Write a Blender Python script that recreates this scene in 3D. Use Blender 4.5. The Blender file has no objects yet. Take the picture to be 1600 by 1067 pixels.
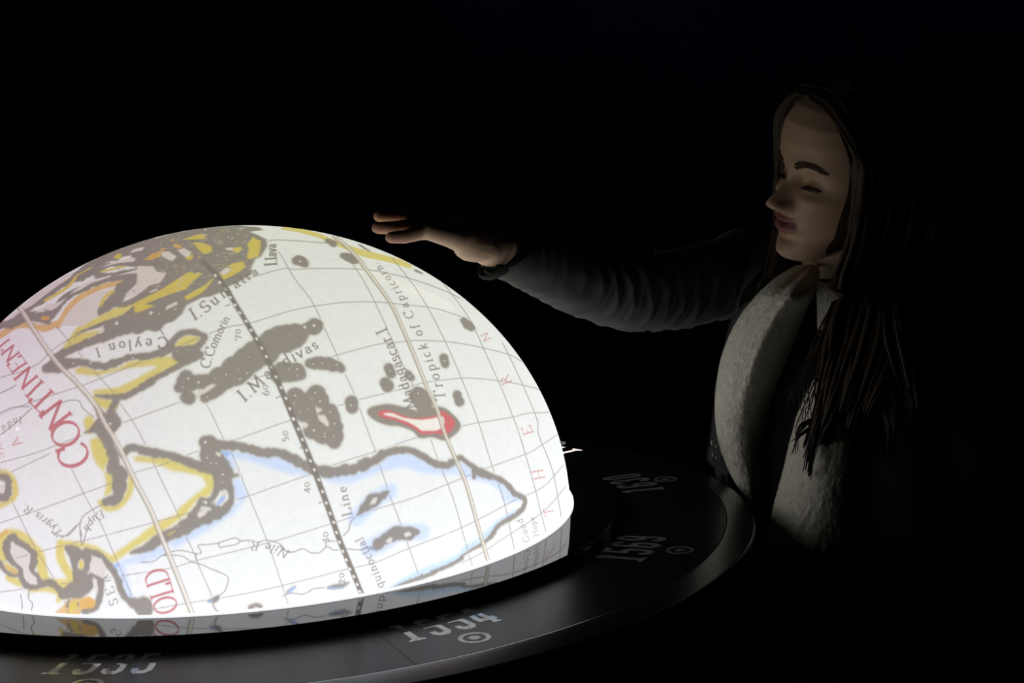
import bpy, bmesh, math, random
import numpy as np
from mathutils import Vector, Matrix, noise as mnoise
random.seed(7); np.random.seed(7)
PI = math.pi
ZD = 1.10                       # height of the dome's base above the floor
# ---------------------------------------------------------------- camera
CAM = np.array([0.33801, -1.94377, 0.47876])            # relative to the centre of the dome's base
CM = np.array([[0.998746675, 0.050050782, 0.0], [-0.007038756, 0.140456037, -0.990061896], [-0.049553372, 0.988821021, 0.140632295]])
FOC = 2500.0
sc = bpy.context.scene
cd = bpy.data.cameras.new('camera'); cam = bpy.data.objects.new('camera', cd); sc.collection.objects.link(cam)
cd.sensor_fit = 'HORIZONTAL'; cd.sensor_width = 36.0; cd.lens = 36.0 * FOC / 1600.0; cd.clip_start = .05
m4 = Matrix.Identity(4)
# orthonormalise the fitted axes
cx_ = CM[:, 0] / np.linalg.norm(CM[:, 0]); cz_ = CM[:, 2] - cx_ * (cx_ @ CM[:, 2]); cz_ /= np.linalg.norm(cz_); cy_ = np.cross(cz_, cx_)
CM = np.stack([cx_, cy_, cz_], 1)
for i in range(3):
    for j in range(3): m4[i][j] = CM[i, j]
    m4[i][3] = CAM[i]
m4[2][3] += ZD
cam.matrix_world = m4; sc.camera = cam
# ---------------------------------------------------------------- world, exposure, light
w = bpy.data.worlds.new('world'); sc.world = w; w.use_nodes = True
bg = w.node_tree.nodes['Background']; bg.inputs[0].default_value = (.2, .35, 1, 1); bg.inputs[1].default_value = .0004
vs = sc.view_settings; vs.view_transform = 'Standard'; vs.look = 'None'; vs.gamma = 1; vs.use_curve_mapping = False; vs.exposure = 0.0
al = bpy.data.lights.new('added_blue_wall_light', 'AREA'); al.shape = 'RECTANGLE'; al.size = 3; al.size_y = .3; al.energy = .9; al.color = (.25, .4, 1)  # added lamp out of view, gives the back wall its faint blue
alo = bpy.data.objects.new('added_blue_wall_light', al); sc.collection.objects.link(alo); alo.location = (1.4, 3.6, 3.1); alo.rotation_euler = (math.radians(68), 0, 0)
DOME_GAIN = 1.0                 # the dome is the room's one lamp: its projected map lights everything

# ---------------------------------------------------------------- helpers
def ray(px, py):
    v = CM @ np.array([(px - 800) / FOC, -(py - 533.5) / FOC, -1.0]); return v
YS = 0.0                        # sets a whole figure nearer or farther
def at(px, py, Y):
    Y = Y + YS                  # point at world depth Y (dome-centre coordinates, z from the floor)
    r = ray(px, py); t = (Y - CAM[1]) / r[1]; P = CAM + r * t; return np.array([P[0], P[1], P[2] + ZD])
def atz(px, py, z):
    r = ray(px, py); t = (z - CAM[2]) / r[2]; P = CAM + r * t; return np.array([P[0], P[1], P[2] + ZD])
MATS = {}
def mat(name, col, rough=.6, spec=.5, metal=0, bump=None, var=0, vscale=20, emis=None, coat=0, sheen=0, attr=None):
    if name in MATS: return MATS[name]
    m = bpy.data.materials.new(name); m.use_nodes = True; nt = m.node_tree; b = nt.nodes['Principled BSDF']
    b.inputs['Base Color'].default_value = (*col, 1); b.inputs['Roughness'].default_value = rough
    b.inputs['Specular IOR Level'].default_value = spec; b.inputs['Metallic'].default_value = metal
    b.inputs['Coat Weight'].default_value = coat
    if sheen: b.inputs['Sheen Weight'].default_value = sheen
    tc = nt.nodes.new('ShaderNodeTexCoord')
    if attr:
        a = nt.nodes.new('ShaderNodeAttribute'); a.attribute_name = attr; nt.links.new(a.outputs['Color'], b.inputs['Base Color'])
    elif var:
        n = nt.nodes.new('ShaderNodeTexNoise'); n.inputs['Scale'].default_value = vscale; n.inputs['Detail'].default_value = 4
        nt.links.new(tc.outputs['Object'], n.inputs['Vector'])
        r = nt.nodes.new('ShaderNodeValToRGB'); r.color_ramp.elements[0].position = .3; r.color_ramp.elements[1].position = .7
        r.color_ramp.elements[0].color = (*[c * (1 - var) for c in col], 1); r.color_ramp.elements[1].color = (*[min(1, c * (1 + var)) for c in col], 1)
        nt.links.new(n.outputs['Fac'], r.inputs['Fac']); nt.links.new(r.outputs['Color'], b.inputs['Base Color'])
    if bump:
        sc_, st, di = bump
        n2 = nt.nodes.new('ShaderNodeTexNoise'); n2.inputs['Scale'].default_value = sc_; n2.inputs['Detail'].default_value = 5
        nt.links.new(tc.outputs['Object'], n2.inputs['Vector'])
        bp = nt.nodes.new('ShaderNodeBump'); bp.inputs['Strength'].default_value = st; bp.inputs['Distance'].default_value = di
        nt.links.new(n2.outputs['Fac'], bp.inputs['Height']); nt.links.new(bp.outputs['Normal'], b.inputs['Normal'])
    if emis:
        b.inputs['Emission Color'].default_value = (*emis[:3], 1); b.inputs['Emission Strength'].default_value = emis[3]
    MATS[name] = m; return m
def link_mesh(name, V, F, m, parent=None, smooth=True, uv=None):
    me = bpy.data.meshes.new(name); me.from_pydata([tuple(map(float, v)) for v in V], [], [tuple(map(int, f)) for f in F]); me.update()
    if m: me.materials.append(m)
    if smooth: me.polygons.foreach_set('use_smooth', [True] * len(me.polygons))
    o = bpy.data.objects.new(name, me); sc.collection.objects.link(o)
    if parent: o.parent = parent; o.matrix_parent_inverse = parent.matrix_world.inverted()
    return o
def tag(o, label=None, cat=None, group=None, kind=None):
    if label: o['label'] = label
    if cat: o['category'] = cat
    if group: o['group'] = group
    if kind: o['kind'] = kind
    return o
def empty(name, loc):
    o = bpy.data.objects.new(name, None); sc.collection.objects.link(o); o.location = tuple(loc); o.empty_display_size = .05
    bpy.context.view_layer.update(); return o
def grid_faces(nr, nc, closed_c=True, off=0, flip=False):
    F = []
    for i in range(nr - 1):
        for j in range(nc if closed_c else nc - 1):
            a = off + i * nc + j; b = off + i * nc + (j + 1) % nc; c = off + (i + 1) * nc + (j + 1) % nc; d = off + (i + 1) * nc + j
            F.append((d, c, b, a) if flip else (a, b, c, d))
    return F
def lathe(profile, seg=160, a0=0, a1=2 * PI, centre=(0, 0, ZD)):
    full = abs(a1 - a0 - 2 * PI) < 1e-6; nc = seg if full else seg + 1
    V = []
    for r, z in profile:
        for j in range(nc):
            a = a0 + (a1 - a0) * j / seg; V.append((centre[0] + r * math.cos(a), centre[1] + r * math.sin(a), centre[2] + z))
    F = grid_faces(len(profile), nc, full)
    return V, F
class Bag:                      # collects shapes of one mesh
    def __init__(s): s.V = []; s.F = []
    def add(s, V, F):
        o = len(s.V); s.V += [tuple(v) for v in V]; s.F += [tuple(i + o for i in f) for f in F]; return s
def norm(v): v = np.asarray(v, float); return v / max(1e-9, np.linalg.norm(v))
def catmull(P, n):
    P = np.asarray(P, float); Q = np.vstack([2 * P[0] - P[1], P, 2 * P[-1] - P[-2]]); out = []
    ts = np.linspace(0, len(P) - 1, n)
    for t in ts:
        i = min(int(t), len(P) - 2); u = t - i; a, b, c, d = Q[i], Q[i + 1], Q[i + 2], Q[i + 3]
        out.append(.5 * ((2 * b) + (-a + c) * u + (2 * a - 5 * b + 4 * c - d) * u * u + (-a + 3 * b - 3 * c + d) * u ** 3))
    return np.array(out)
def tube(P, R, seg=12, squash=1.0, up=(0, 0, 1), cap=True, wob=None):
    P = np.asarray(P, float); n = len(P); R = np.ones(n) * R if np.isscalar(R) else np.asarray(R, float)
    T = np.gradient(P, axis=0); V = []; F = []
    for i in range(n):
        t = norm(T[i]); a = norm(np.cross(t, np.array(up, float)) + 1e-6); b = np.cross(a, t)
        for j in range(seg):
            th = 2 * PI * j / seg; r = R[i]
            if wob: r = wob(i / (n - 1), th, r)
            V.append(P[i] + r * (math.cos(th) * a + squash * math.sin(th) * b))
    F = grid_faces(n, seg, True)
    if cap:
        V.append(P[0] - norm(T[0]) * R[0] * .5); k = len(V) - 1; F += [(k, (j + 1) % seg, j) for j in range(seg)]
        V.append(P[-1] + norm(T[-1]) * R[-1] * .5); k = len(V) - 1; o = (n - 1) * seg; F += [(k, o + j, o + (j + 1) % seg) for j in range(seg)]
    return V, F
# ---------------------------------------------------------------- the projected old map, drawn as a picture for the dome
RD, KD = 0.40, 0.9016           # dome radius and height ratio
TS = 3072
def unproj(P):                  # picture of the globe -> points on the dome (unit directions of the squashed sphere)
    P = np.asarray(P, float).reshape(-1, 2)
    r = np.stack([(P[:, 0] - 800) / FOC, -(P[:, 1] - 533.5) / FOC, -np.ones(len(P))], 1) @ CM.T
    S = np.array([1 / RD, 1 / RD, 1 / (RD * KD)]); o = CAM * S; d = r * S; d /= np.linalg.norm(d, axis=1)[:, None]
    b = d @ o; c = o @ o - 1; D = np.maximum(b * b - c, 0); return o + d * (-b - np.sqrt(D))[:, None]
def dir2uv(N):
    N = N / np.linalg.norm(N, axis=1)[:, None]
    th = np.arccos(np.clip(N[:, 2], -1, 1)); ph = np.arctan2(N[:, 1], N[:, 0]); r = th / (PI / 2) * .485
    return np.stack([.5 + r * np.cos(ph), .5 + r * np.sin(ph)], 1)
def tex(P): return dir2uv(unproj(P)) * TS
def fill(mask, P):
    P = np.asarray(P, float); x0, y0 = np.floor(P.min(0)).astype(int); x1, y1 = np.ceil(P.max(0)).astype(int) + 1
    x0 = max(x0, 0); y0 = max(y0, 0); x1 = min(x1, TS); y1 = min(y1, TS)
    if x1 <= x0 or y1 <= y0: return
    sub = np.zeros((y1 - y0, x1 - x0), bool); X = np.arange(x0, x1)[None] + .5
    for (ax, ay), (bx, by) in zip(P, np.roll(P, -1, 0)):
        if ay == by: continue
        lo, hi = (ay, by) if ay < by else (by, ay)
        r0 = max(int(math.ceil(lo - .5)), y0); r1 = min(int(math.ceil(hi - .5)), y1)
        if r1 <= r0: continue
        Y = np.arange(r0, r1)[:, None] + .5; xi = ax + (Y - ay) * (bx - ax) / (by - ay)
        sub[r0 - y0:r1 - y0] ^= (X < xi)
    mask[y0:y1, x0:x1] |= sub
def dens(P, closed, step=4):
    P = np.asarray(P, float); Q = np.vstack([P, P[:1]]) if closed else P; out = []
    for a, b in zip(Q[:-1], Q[1:]):
        n = max(1, int(np.linalg.norm(b - a) / step)); out += [a + (b - a) * k / n for k in range(n)]
    if not closed: out.append(Q[-1])
    return np.array(out)
def poly(mask, P): fill(mask, tex(dens(P, True)))
def smooth_closed(P):
    P = np.asarray(P, float); Q = np.vstack([P[-2:], P, P[:3]]); C = catmull(Q, len(Q) * 5); return C[10:-10]
RS = np.random.RandomState(3)
def brush(mask, P, jit=.12):    # P: x, y, width in picture pixels; scalloped edge
    P = np.asarray(P, float); 
    if len(P) > 2: P = catmull(P, len(P) * 4)
    A = []
    for a, b in zip(P[:-1], P[1:]):
        L = np.hypot(*(b - a)[:2]); n = max(1, int(L / max(1.0, .22 * min(a[2], b[2])))); A += [a + (b - a) * k / n for k in range(n)]
    A.append(P[-1]); A = np.array(A); th = np.arange(12) * PI / 6
    for x, y, w_ in A:
        r = w_ / 2 * (1 + jit * RS.randn() * .6); ox, oy = RS.randn(2) * w_ * jit * .25
        fill(mask, tex(np.stack([x + ox + r * np.cos(th), y + oy + r * np.sin(th)], 1)))
def line(mask, P, w_=1.3):
    P = np.asarray(P, float)
    if len(P) > 2: P = catmull(P, max(8, len(P) * 6))
    P = dens(P, False, 5); T = np.gradient(P, axis=0); N = np.stack([-T[:, 1], T[:, 0]], 1); N /= np.linalg.norm(N, axis=1)[:, None] + 1e-9
    A = tex(P + N * w_ / 2); B = tex(P - N * w_ / 2)
    for i in range(len(P) - 1): fill(mask, [A[i], A[i + 1], B[i + 1], B[i]])
TILE = {'T1': (0, 330), 'T2': (220, 330), 'T3': (440, 340), 'T4': (660, 420), 'T5': (740, 580), 'T6': (720, 740), 'T7': (0, 500), 'T8': (220, 480),
        'U1': (0, 660), 'U2': (0, 820), 'U3': (220, 640), 'U4': (220, 800), 'U5': (440, 500), 'U6': (440, 660), 'U7': (440, 800), 'U8': (600, 580)}
def T(t, *pts):
    ox, oy = TILE[t]; return [tuple([ox + p[0] / 5.929, oy + p[1] / 5.929] + [q / 5.929 for q in p[2:]]) for p in pts]
def TC(t, pts, w_): return [(x, y, w_ / 5.929) for x, y in T(t, *pts)]
def newmask(): return np.zeros((TS, TS), bool)
def blur(a, r):
    if r < 1: return a
    for _ in range(2):
        for ax in (0, 1):
            c = np.cumsum(np.pad(a, [(r + 1, r) if k == ax else (0, 0) for k in (0, 1)], mode='edge'), axis=ax, dtype=np.float32)
            n = a.shape[ax]; sl1 = [slice(None)] * 2; sl0 = [slice(None)] * 2; sl1[ax] = slice(2 * r + 1, 2 * r + 1 + n); sl0[ax] = slice(0, n)
            a = (c[tuple(sl1)] - c[tuple(sl0)]) / (2 * r + 1)
    return a
def s2l(c): return np.array([(v / 255 / 12.92 if v <= 10 else ((v / 255 + .055) / 1.055) ** 2.4) for v in c], np.float32)
canvas = np.ones((TS, TS, 3), np.float32) * s2l((236, 238, 234))
def lay(mask, col, r=1, op=1.0):
    ys = np.where(mask.any(1))[0]; xs = np.where(mask.any(0))[0]
    if len(ys) == 0: return
    p = 4 * r + 4; y0, y1 = max(0, ys[0] - p), min(TS, ys[-1] + p); x0, x1 = max(0, xs[0] - p), min(TS, xs[-1] + p)
    a = blur(mask[y0:y1, x0:x1].astype(np.float32), r)[..., None] * op
    canvas[y0:y1, x0:x1] = canvas[y0:y1, x0:x1] * (1 - a) + s2l(col) * a

GREY = (152, 145, 138)
# colour washes -------------------------------------------------------------
m = newmask()   # blue inside the coast of Africa and along the lower sea
for P in (T('U6', (330, 440), (560, 480), (720, 450), (850, 400), (1060, 280), (1250, 290), (1423, 400), (1423, 480), (1300, 470), (1150, 415), (1000, 430), (800, 500), (650, 565), (500, 560), (400, 540)),
          T('U8', (0, 790), (120, 750), (300, 770), (480, 870), (620, 880), (690, 830), (800, 880), (900, 940), (1060, 1000), (1150, 1067), (1050, 1050), (800, 1000), (700, 960), (500, 960), (200, 890), (0, 920)),
          T('T6', (60, 30), (250, 40), (390, 60), (480, 150), (580, 230), (560, 260), (400, 265), (350, 150), (250, 90)),
          T('U3', (700, 370), (1000, 390), (1200, 430), (1300, 410), (1423, 490), (1423, 610), (1200, 540), (950, 460), (860, 450), (890, 550), (830, 580), (780, 500)),
          T('U6', (0, 330), (150, 400), (270, 480), (240, 500), (100, 460), (0, 440)),
          T('U3', (830, 640), (930, 640), (990, 800), (940, 860), (860, 800)), T('U4', (230, 300), (400, 190), (700, 20), (900, 0), (700, 120), (560, 210), (330, 330)),
          T('U3', (500, 1060), (760, 940), (880, 860), (960, 860), (800, 1000), (650, 1066)),
          T('U4', (0, 380), (190, 310), (250, 330), (230, 390), (100, 440), (0, 450)), T('U2', (1040, 370), (1200, 300), (1423, 230), (1423, 330), (1150, 370), (1240, 690), (1180, 700), (1110, 520))):
    poly(m, P)
for P in (TC('U6', [(690, 880), (790, 790), (860, 720), (1010, 630)], 150), TC('U7', [(800, 335), (900, 300), (1060, 200), (1290, 185)], 170)): brush(m, P, .1)
lay(m, (203, 220, 250), 5, .85)
m = newmask(); poly(m, T('T6', (0, 690), (180, 580), (280, 480), (380, 400), (500, 330), (560, 345), (450, 410), (350, 470), (280, 560), (190, 630), (0, 760)))
poly(m, [(676, 882), (700, 872), (724, 860), (724, 872), (700, 884), (676, 893)]); poly(m, T('U7', (890, 775), (1000, 690), (1150, 590), (1423, 470), (1423, 560), (1250, 610), (1070, 690))); poly(m, T('U3', (700, 380), (840, 385), (800, 460), (760, 430)))
lay(m, (196, 222, 245), 4, .9)
YEL = (222, 208, 122); m = newmask()
for P in (T('U3', (0, 425), (110, 440), (250, 440), (400, 500), (560, 560), (690, 585), (700, 680), (640, 800), (530, 830), (430, 950), (370, 1010), (250, 1067), (130, 1067), (330, 975), (350, 910), (500, 790), (610, 700), (560, 620), (420, 585), (300, 570), (160, 510), (0, 475)),
          T('U4', (450, 0), (400, 40), (280, 130), (100, 240), (0, 300), (0, 200), (150, 90), (330, 20)), T('U1', (1235, 320), (1300, 310), (1423, 330), (1423, 380), (1250, 360)),
          T('U1', (830, 160), (900, 130), (960, 170), (1000, 280), (1020, 340), (980, 400), (960, 460), (900, 400), (850, 300)), T('U1', (960, 450), (1060, 470), (1040, 650), (960, 690), (985, 560)),
          T('U1', (770, 0), (900, 0), (870, 70), (820, 70)), T('T7', (770, 940), (800, 880), (860, 890), (880, 960), (860, 1040), (800, 1050)),
          T('T8', (0, 480), (250, 450), (320, 470), (400, 450), (500, 450), (380, 530), (200, 620), (0, 730), (0, 630), (100, 590), (150, 550), (60, 540), (0, 560)),
          T('T8', (290, 365), (340, 310), (400, 265), (540, 265), (560, 300), (480, 360), (400, 370)),
          T('T7', (680, 470), (760, 420), (900, 470), (1100, 440), (1200, 380), (1423, 350), (1423, 420), (1150, 455), (900, 520), (720, 500)),
          T('T7', (850, 650), (1100, 620), (1300, 520), (1423, 450), (1423, 560), (1250, 650), (1120, 710), (880, 700)), T('T7', (850, 700), (1000, 730), (1070, 740), (1000, 840), (870, 780)),
          T('T7', (600, 220), (700, 80), (800, -20), (1000, -10), (930, 30), (720, 120), (950, 90), (800, 200), (640, 270), (560, 300)),
          T('T1', (760, 1067), (900, 980), (1050, 900), (1200, 850), (1423, 770), (1423, 850), (1200, 940), (1050, 1000), (900, 1067)),
          T('T3', (0, 85), (200, 105), (350, 145), (520, 220), (640, 262), (780, 305), (950, 345), (1100, 385), (1210, 440), (1200, 475), (1000, 415), (760, 365), (640, 315), (520, 265), (340, 185), (150, 135), (0, 110)),
          T('U2', (380, 540), (430, 500), (560, 500), (620, 500), (700, 520), (750, 550), (690, 600), (560, 610))):
    poly(m, P)
for P in (TC('U2', [(30, 300), (30, 130), (100, 80), (210, 110), (300, 200), (370, 280), (390, 420), (420, 510)], 95), TC('U2', [(560, 170), (560, 300), (620, 420), (700, 530)], 85),
          TC('U2', [(560, 170), (700, 180), (850, 210), (960, 270), (1040, 320)], 60), TC('U2', [(1040, 320), (1150, 240), (1280, 150), (1423, 60)], 75),
          TC('U2', [(60, 380), (150, 440)], 60), TC('U2', [(80, 490), (180, 540)], 70), TC('U2', [(290, 600), (450, 600), (550, 640), (540, 700)], 50),
          TC('U1', [(930, 740), (1010, 800), (1120, 760), (1200, 640), (1215, 500)], 60), TC('U1', [(0, 460), (80, 480), (130, 560), (130, 690), (0, 770)], 60)):
    brush(m, P, .05)
lay(m, YEL, 4, .95)
ORG = (222, 182, 118); m = newmask()
poly(m, T('U2', (460, 850), (560, 770), (640, 690), (700, 670), (830, 660), (900, 720), (880, 780), (760, 800), (720, 870), (600, 860)))
for P in (TC('T1', [(540, 1060), (620, 920), (720, 815), (850, 740), (980, 690), (1130, 660)], 55), TC('T1', [(0, 1150), (150, 1060), (300, 1060), (420, 1090), (520, 1040)], 60),
          TC('T7', [(0, 150), (120, 70), (220, 20), (330, 60), (450, 60)], 50), TC('U2', [(60, 390), (140, 440)], 40), TC('U2', [(0, 100), (60, 60)], 40)): brush(m, P, .05)
lay(m, ORG, 3, .9)
# grey engraved coasts ---------------------------------------------------------
m = newmask()
S = [T('U3', (600, 300, 120), (700, 330, 100), (850, 335, 80), (1000, 360, 75), (1150, 400, 75), (1280, 395, 75), (1423, 460, 80)) ,
     T('U6', (0, 290, 70), (150, 360, 75), (280, 430, 85), (400, 450, 85), (560, 452, 95), (700, 420, 85), (850, 355, 80), (950, 290, 70), (1080, 255, 55), (1200, 260, 50), (1300, 305, 55), (1423, 390, 50)),
     T('U8', (0, 765, 50), (180, 725, 48), (300, 755, 50), (400, 815, 55), (500, 862, 58), (590, 870, 60), (690, 805, 45), (740, 820, 38), (830, 890, 45), (950, 945, 38), (1080, 1000, 34), (1160, 1060, 34)),
     T('U8', (835, 890, 36), (835, 980, 36)), T('T6', (120, -20, 34), (200, 15, 36), (350, 50, 40), (430, 100, 42), (500, 180, 46), (590, 230, 38), (590, 290, 36), (550, 350, 38), (450, 420, 38), (350, 480, 34), (280, 580, 34), (200, 650, 26), (100, 705, 20), (0, 770, 14)),
     [(722, 872, 4.6), (701, 884, 4.6), (676, 893.5, 5)], T('U7', (1423, 560, 30), (1250, 620, 34), (1070, 688, 20), (900, 770, 12)),
     T('U1', (1140, 300, 55), (1190, 240, 55), (1280, 240, 60), (1423, 285, 70)), T('U3', (0, 385, 60), (120, 400, 65), (250, 420, 60), (380, 460, 66), (500, 510, 80), (620, 540, 95), (720, 580, 110), (770, 660, 100), (760, 720, 70)),
     T('U3', (640, 330, 130), (640, 430, 160), (700, 480, 170), (770, 560, 130), (840, 610, 40), (900, 605, 24)), T('U3', (800, 620, 70), (830, 740, 55), (840, 830, 50), (780, 920, 75), (650, 990, 75), (480, 1030, 90), (380, 1067, 70)),
     T('U3', (720, 620, 80), (700, 740, 50), (650, 840, 45), (560, 830, 30), (530, 900, 45), (470, 985, 60)), T('U3', (560, 870, 30), (640, 890, 40), (700, 900, 60)),
     T('U4', (700, 0, 90), (550, 70, 95), (430, 140, 95), (320, 190, 95), (200, 240, 95), (80, 310, 75), (0, 355, 45)), T('U2', (1423, 185, 80), (1340, 220, 60), (1210, 262, 20)),
     T('U1', (860, 60, 50), (950, 30, 130), (1060, 50, 80)), T('U1', (920, 90, 70), (985, 150, 90), (1030, 250, 85), (1065, 350, 85), (1030, 430, 70), (1110, 450, 100), (1110, 550, 105), (1100, 640, 115), (1060, 720, 85), (985, 725, 65)), T('U1', (780, 95, 14), (880, 70, 40)),
     T('T7', (1080, 750, 60), (1030, 850, 70), (1060, 940, 100), (960, 900, 90), (890, 800, 30)), T('T7', (870, 1000, 50), (950, 960, 100), (1000, 1040, 120)),
     T('T7', (430, 450, 70), (540, 420, 120), (650, 400, 90), (760, 395, 60), (860, 415, 60), (960, 430, 55), (1060, 400, 60), (1180, 350, 48), (1300, 335, 48), (1423, 325, 50)),
     T('T8', (0, 465, 50), (120, 440, 55), (250, 395, 70), (290, 330, 55), (340, 265, 48), (430, 230, 45), (530, 240, 50), (590, 285, 50), (540, 350, 50), (480, 400, 90), (360, 420, 110), (540, 430, 60)),
     T('T8', (560, 440, 50), (420, 510, 55), (300, 570, 45), (150, 650, 42), (0, 740, 40)), T('T7', (1423, 575, 45), (1250, 660, 45), (1150, 710, 50), (1000, 710, 36), (880, 700, 16)),
     T('T7', (500, 360, 60), (560, 320, 60), (650, 280, 60), (760, 230, 65), (880, 190, 75), (1000, 140, 95), (1150, 70, 120), (1300, 40, 130), (1423, 20, 130)), T('T7', (700, 130, 10), (830, 80, 24), (1000, 20, 40)),
     T('T8', (0, 130, 110), (150, 130, 100), (280, 60, 90), (370, 0, 70)),
     T('T1', (-40, 1090, 60), (0, 1060, 60), (150, 1010, 60), (260, 900, 50), (400, 820, 55), (520, 720, 50), (600, 660, 50), (700, 600, 60), (800, 550, 85), (880, 500, 90), (980, 430, 85), (1150, 380, 90), (1300, 320, 70), (1423, 285, 60)),
     T('T1', (100, 1060, 60), (250, 980, 80), (400, 970, 110), (500, 930, 80), (560, 850, 60), (650, 770, 55), (750, 730, 48), (850, 680, 45), (980, 635, 45), (1100, 610, 60), (1220, 600, 70), (1230, 640, 90), (1160, 700, 90), (1100, 770, 110), (1040, 840, 100), (970, 890, 90), (920, 930, 50)),
     T('T1', (470, 760, 20), (560, 700, 26), (660, 650, 30), (760, 610, 60), (860, 560, 60)), T('T1', (1423, 690, 45), (1300, 790, 55), (1200, 845, 50), (1100, 870, 40)),
     T('T1', (880, 540, 90), (1000, 500, 36), (1150, 490, 30), (1250, 480, 60), (1423, 480, 60)), T('T1', (900, 600, 50), (1050, 590, 36), (1180, 560, 36), (1423, 530, 40)), T('T1', (1250, 400, 70), (1423, 340, 90)),
     T('T1', (1423, 930, 130), (1250, 960, 120), (1150, 1010, 90), (1000, 1060, 80)), T('T7', (-10, 60, 40), (80, 20, 50), (200, -20, 60), (380, -10, 60), (450, 20, 40)),
     T('U2', (90, 120, 50), (60, 200, 66), (80, 300, 60), (150, 370, 44), (200, 420, 50), (210, 500, 60), (250, 560, 54), (330, 575, 44), (380, 550, 44), (340, 480, 50), (290, 430, 44), (310, 330, 66), (300, 260, 56), (200, 180, 56), (120, 120, 60)),
     T('U2', (-10, 340, 40), (50, 430, 34), (130, 470, 28), (190, 460, 30)), T('U2', (620, 215, 40), (690, 255, 110), (690, 340, 60), (700, 420, 60), (760, 500, 130), (770, 580, 150), (650, 620, 120), (580, 640, 80)),
     T('U2', (700, 250, 70), (800, 300, 70), (800, 400, 50), (760, 460, 60)), T('U2', (800, 245, 50), (920, 280, 48), (990, 350, 56), (1060, 440, 54), (1100, 540, 54), (1140, 640, 54), (1200, 710, 60), (1320, 750, 130), (1340, 820, 90)),
     T('U2', (840, 460, 34), (920, 490, 46), (935, 600, 60), (910, 720, 50), (870, 780, 40), (780, 800, 50)), T('U2', (400, 560, 34), (460, 530, 60), (560, 610, 50)), T('U2', (640, 700, 20), (620, 760, 14), (720, 740, 26)),
     T('U1', (0, 500, 50), (60, 520, 60), (80, 600, 56), (60, 690, 60), (0, 690, 60)),
     # islands
     T('U5', (0, 200, 200), (60, 170, 180), (150, 180, 140), (220, 90, 100), (300, 60, 110), (340, 30, 80)), T('T8', (430, 640, 100), (400, 700, 120), (350, 750, 70), (430, 730, 100), (540, 690, 110), (650, 690, 130), (760, 650, 170), (700, 760, 130), (600, 830, 100)),
     T('T8', (430, 830, 110), (440, 840, 110)), T('T8', (800, 640, 200), (850, 620, 220), (950, 540, 220), (1050, 450, 220), (1150, 390, 220), (1250, 310, 200), (1350, 270, 190), (1440, 250, 170)), T('T8', (860, 690, 60), (930, 690, 60)),
     T('U5', (-20, 490, 130), (60, 470, 140), (140, 490, 130), (190, 500, 80)), T('U5', (250, 405, 80), (380, 400, 95), (500, 420, 85), (560, 450, 60)), T('T8', (1290, 640, 60), (1360, 600, 110), (1423, 600, 120)), T('T8', (1400, 800, 90), (1440, 820, 90)),
     T('U5', (120, 710, 150), (220, 840, 190), (300, 700, 150), (350, 760, 150), (270, 860, 190), (450, 850, 110), (510, 960, 90), (500, 1040, 110), (370, 1000, 150), (280, 1030, 130)), T('U6', (290, 70, 110), (400, 80, 170), (500, 60, 110), (490, 170, 110), (430, 150, 90)),
     T('U5', (300, 30, 100), (340, 60, 80)), T('U5', (650, 770, 100), (655, 810, 100)), T('U5', (990, 450, 85), (1010, 490, 80)), T('U5', (955, 580, 90), (975, 610, 110)), T('U5', (1175, 500, 70), (1195, 540, 70)), T('U5', (1245, 660, 70), (1300, 740, 150), (1330, 790, 150)),
     T('U8', (675, 220, 65), (695, 280, 75)), T('T4', (380, 480, 56), (430, 520, 66), (470, 550, 40)), T('T4', (195, 825, 75), (210, 880, 75)), T('T3', (570, 350, 50), (640, 375, 80), (690, 395, 50)), T('T3', (130, 395, 60), (180, 405, 75), (220, 425, 60)),
     T('T3', (430, 215, 40), (480, 245, 50)), T('T3', (1240, 490, 20), (1300, 515, 16)), T('T3', (720, 250, 14), (780, 290, 14), (820, 310, 10)),
     T('U4', (1020, 890, 60), (1060, 890, 75), (1100, 890, 60)), T('U4', (0, 880, 120), (40, 900, 120), (20, 950, 80)), T('U4', (620, 825, 14), (690, 810, 44), (715, 790, 30)), T('U7', (420, 700, 14), (500, 690, 40), (560, 680, 34), (630, 650, 10)), T('U7', (50, 740, 16), (130, 690, 14)),
     T('U6', (700, 860, 14), (760, 800, 60), (850, 720, 100), (930, 680, 62), (990, 640, 20)), T('U7', (880, 300, 90), (970, 250, 90), (1060, 205, 95), (1130, 200, 100), (1200, 190, 84), (1280, 182, 16)), T('U7', (790, 330, 14), (880, 340, 30)),
     T('T6', (230, 200, 0.1), (231, 200, 0.1))]
for P in S: brush(m, [(x, y, w_ * 1.10) for x, y, w_ in P], .2)
poly(m, T('T2', (-40, 300), (0, 288), (300, 205), (600, 152), (900, 133), (1100, 150), (1130, 175), (1000, 190), (1080, 220), (1160, 260), (1170, 320), (1110, 420), (1060, 440), (1020, 520), (1030, 580), (900, 660), (820, 690), (760, 740), (640, 790), (560, 800), (420, 870), (380, 950), (300, 1020), (120, 1067), (-40, 1080), (-40, 500)))
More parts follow.
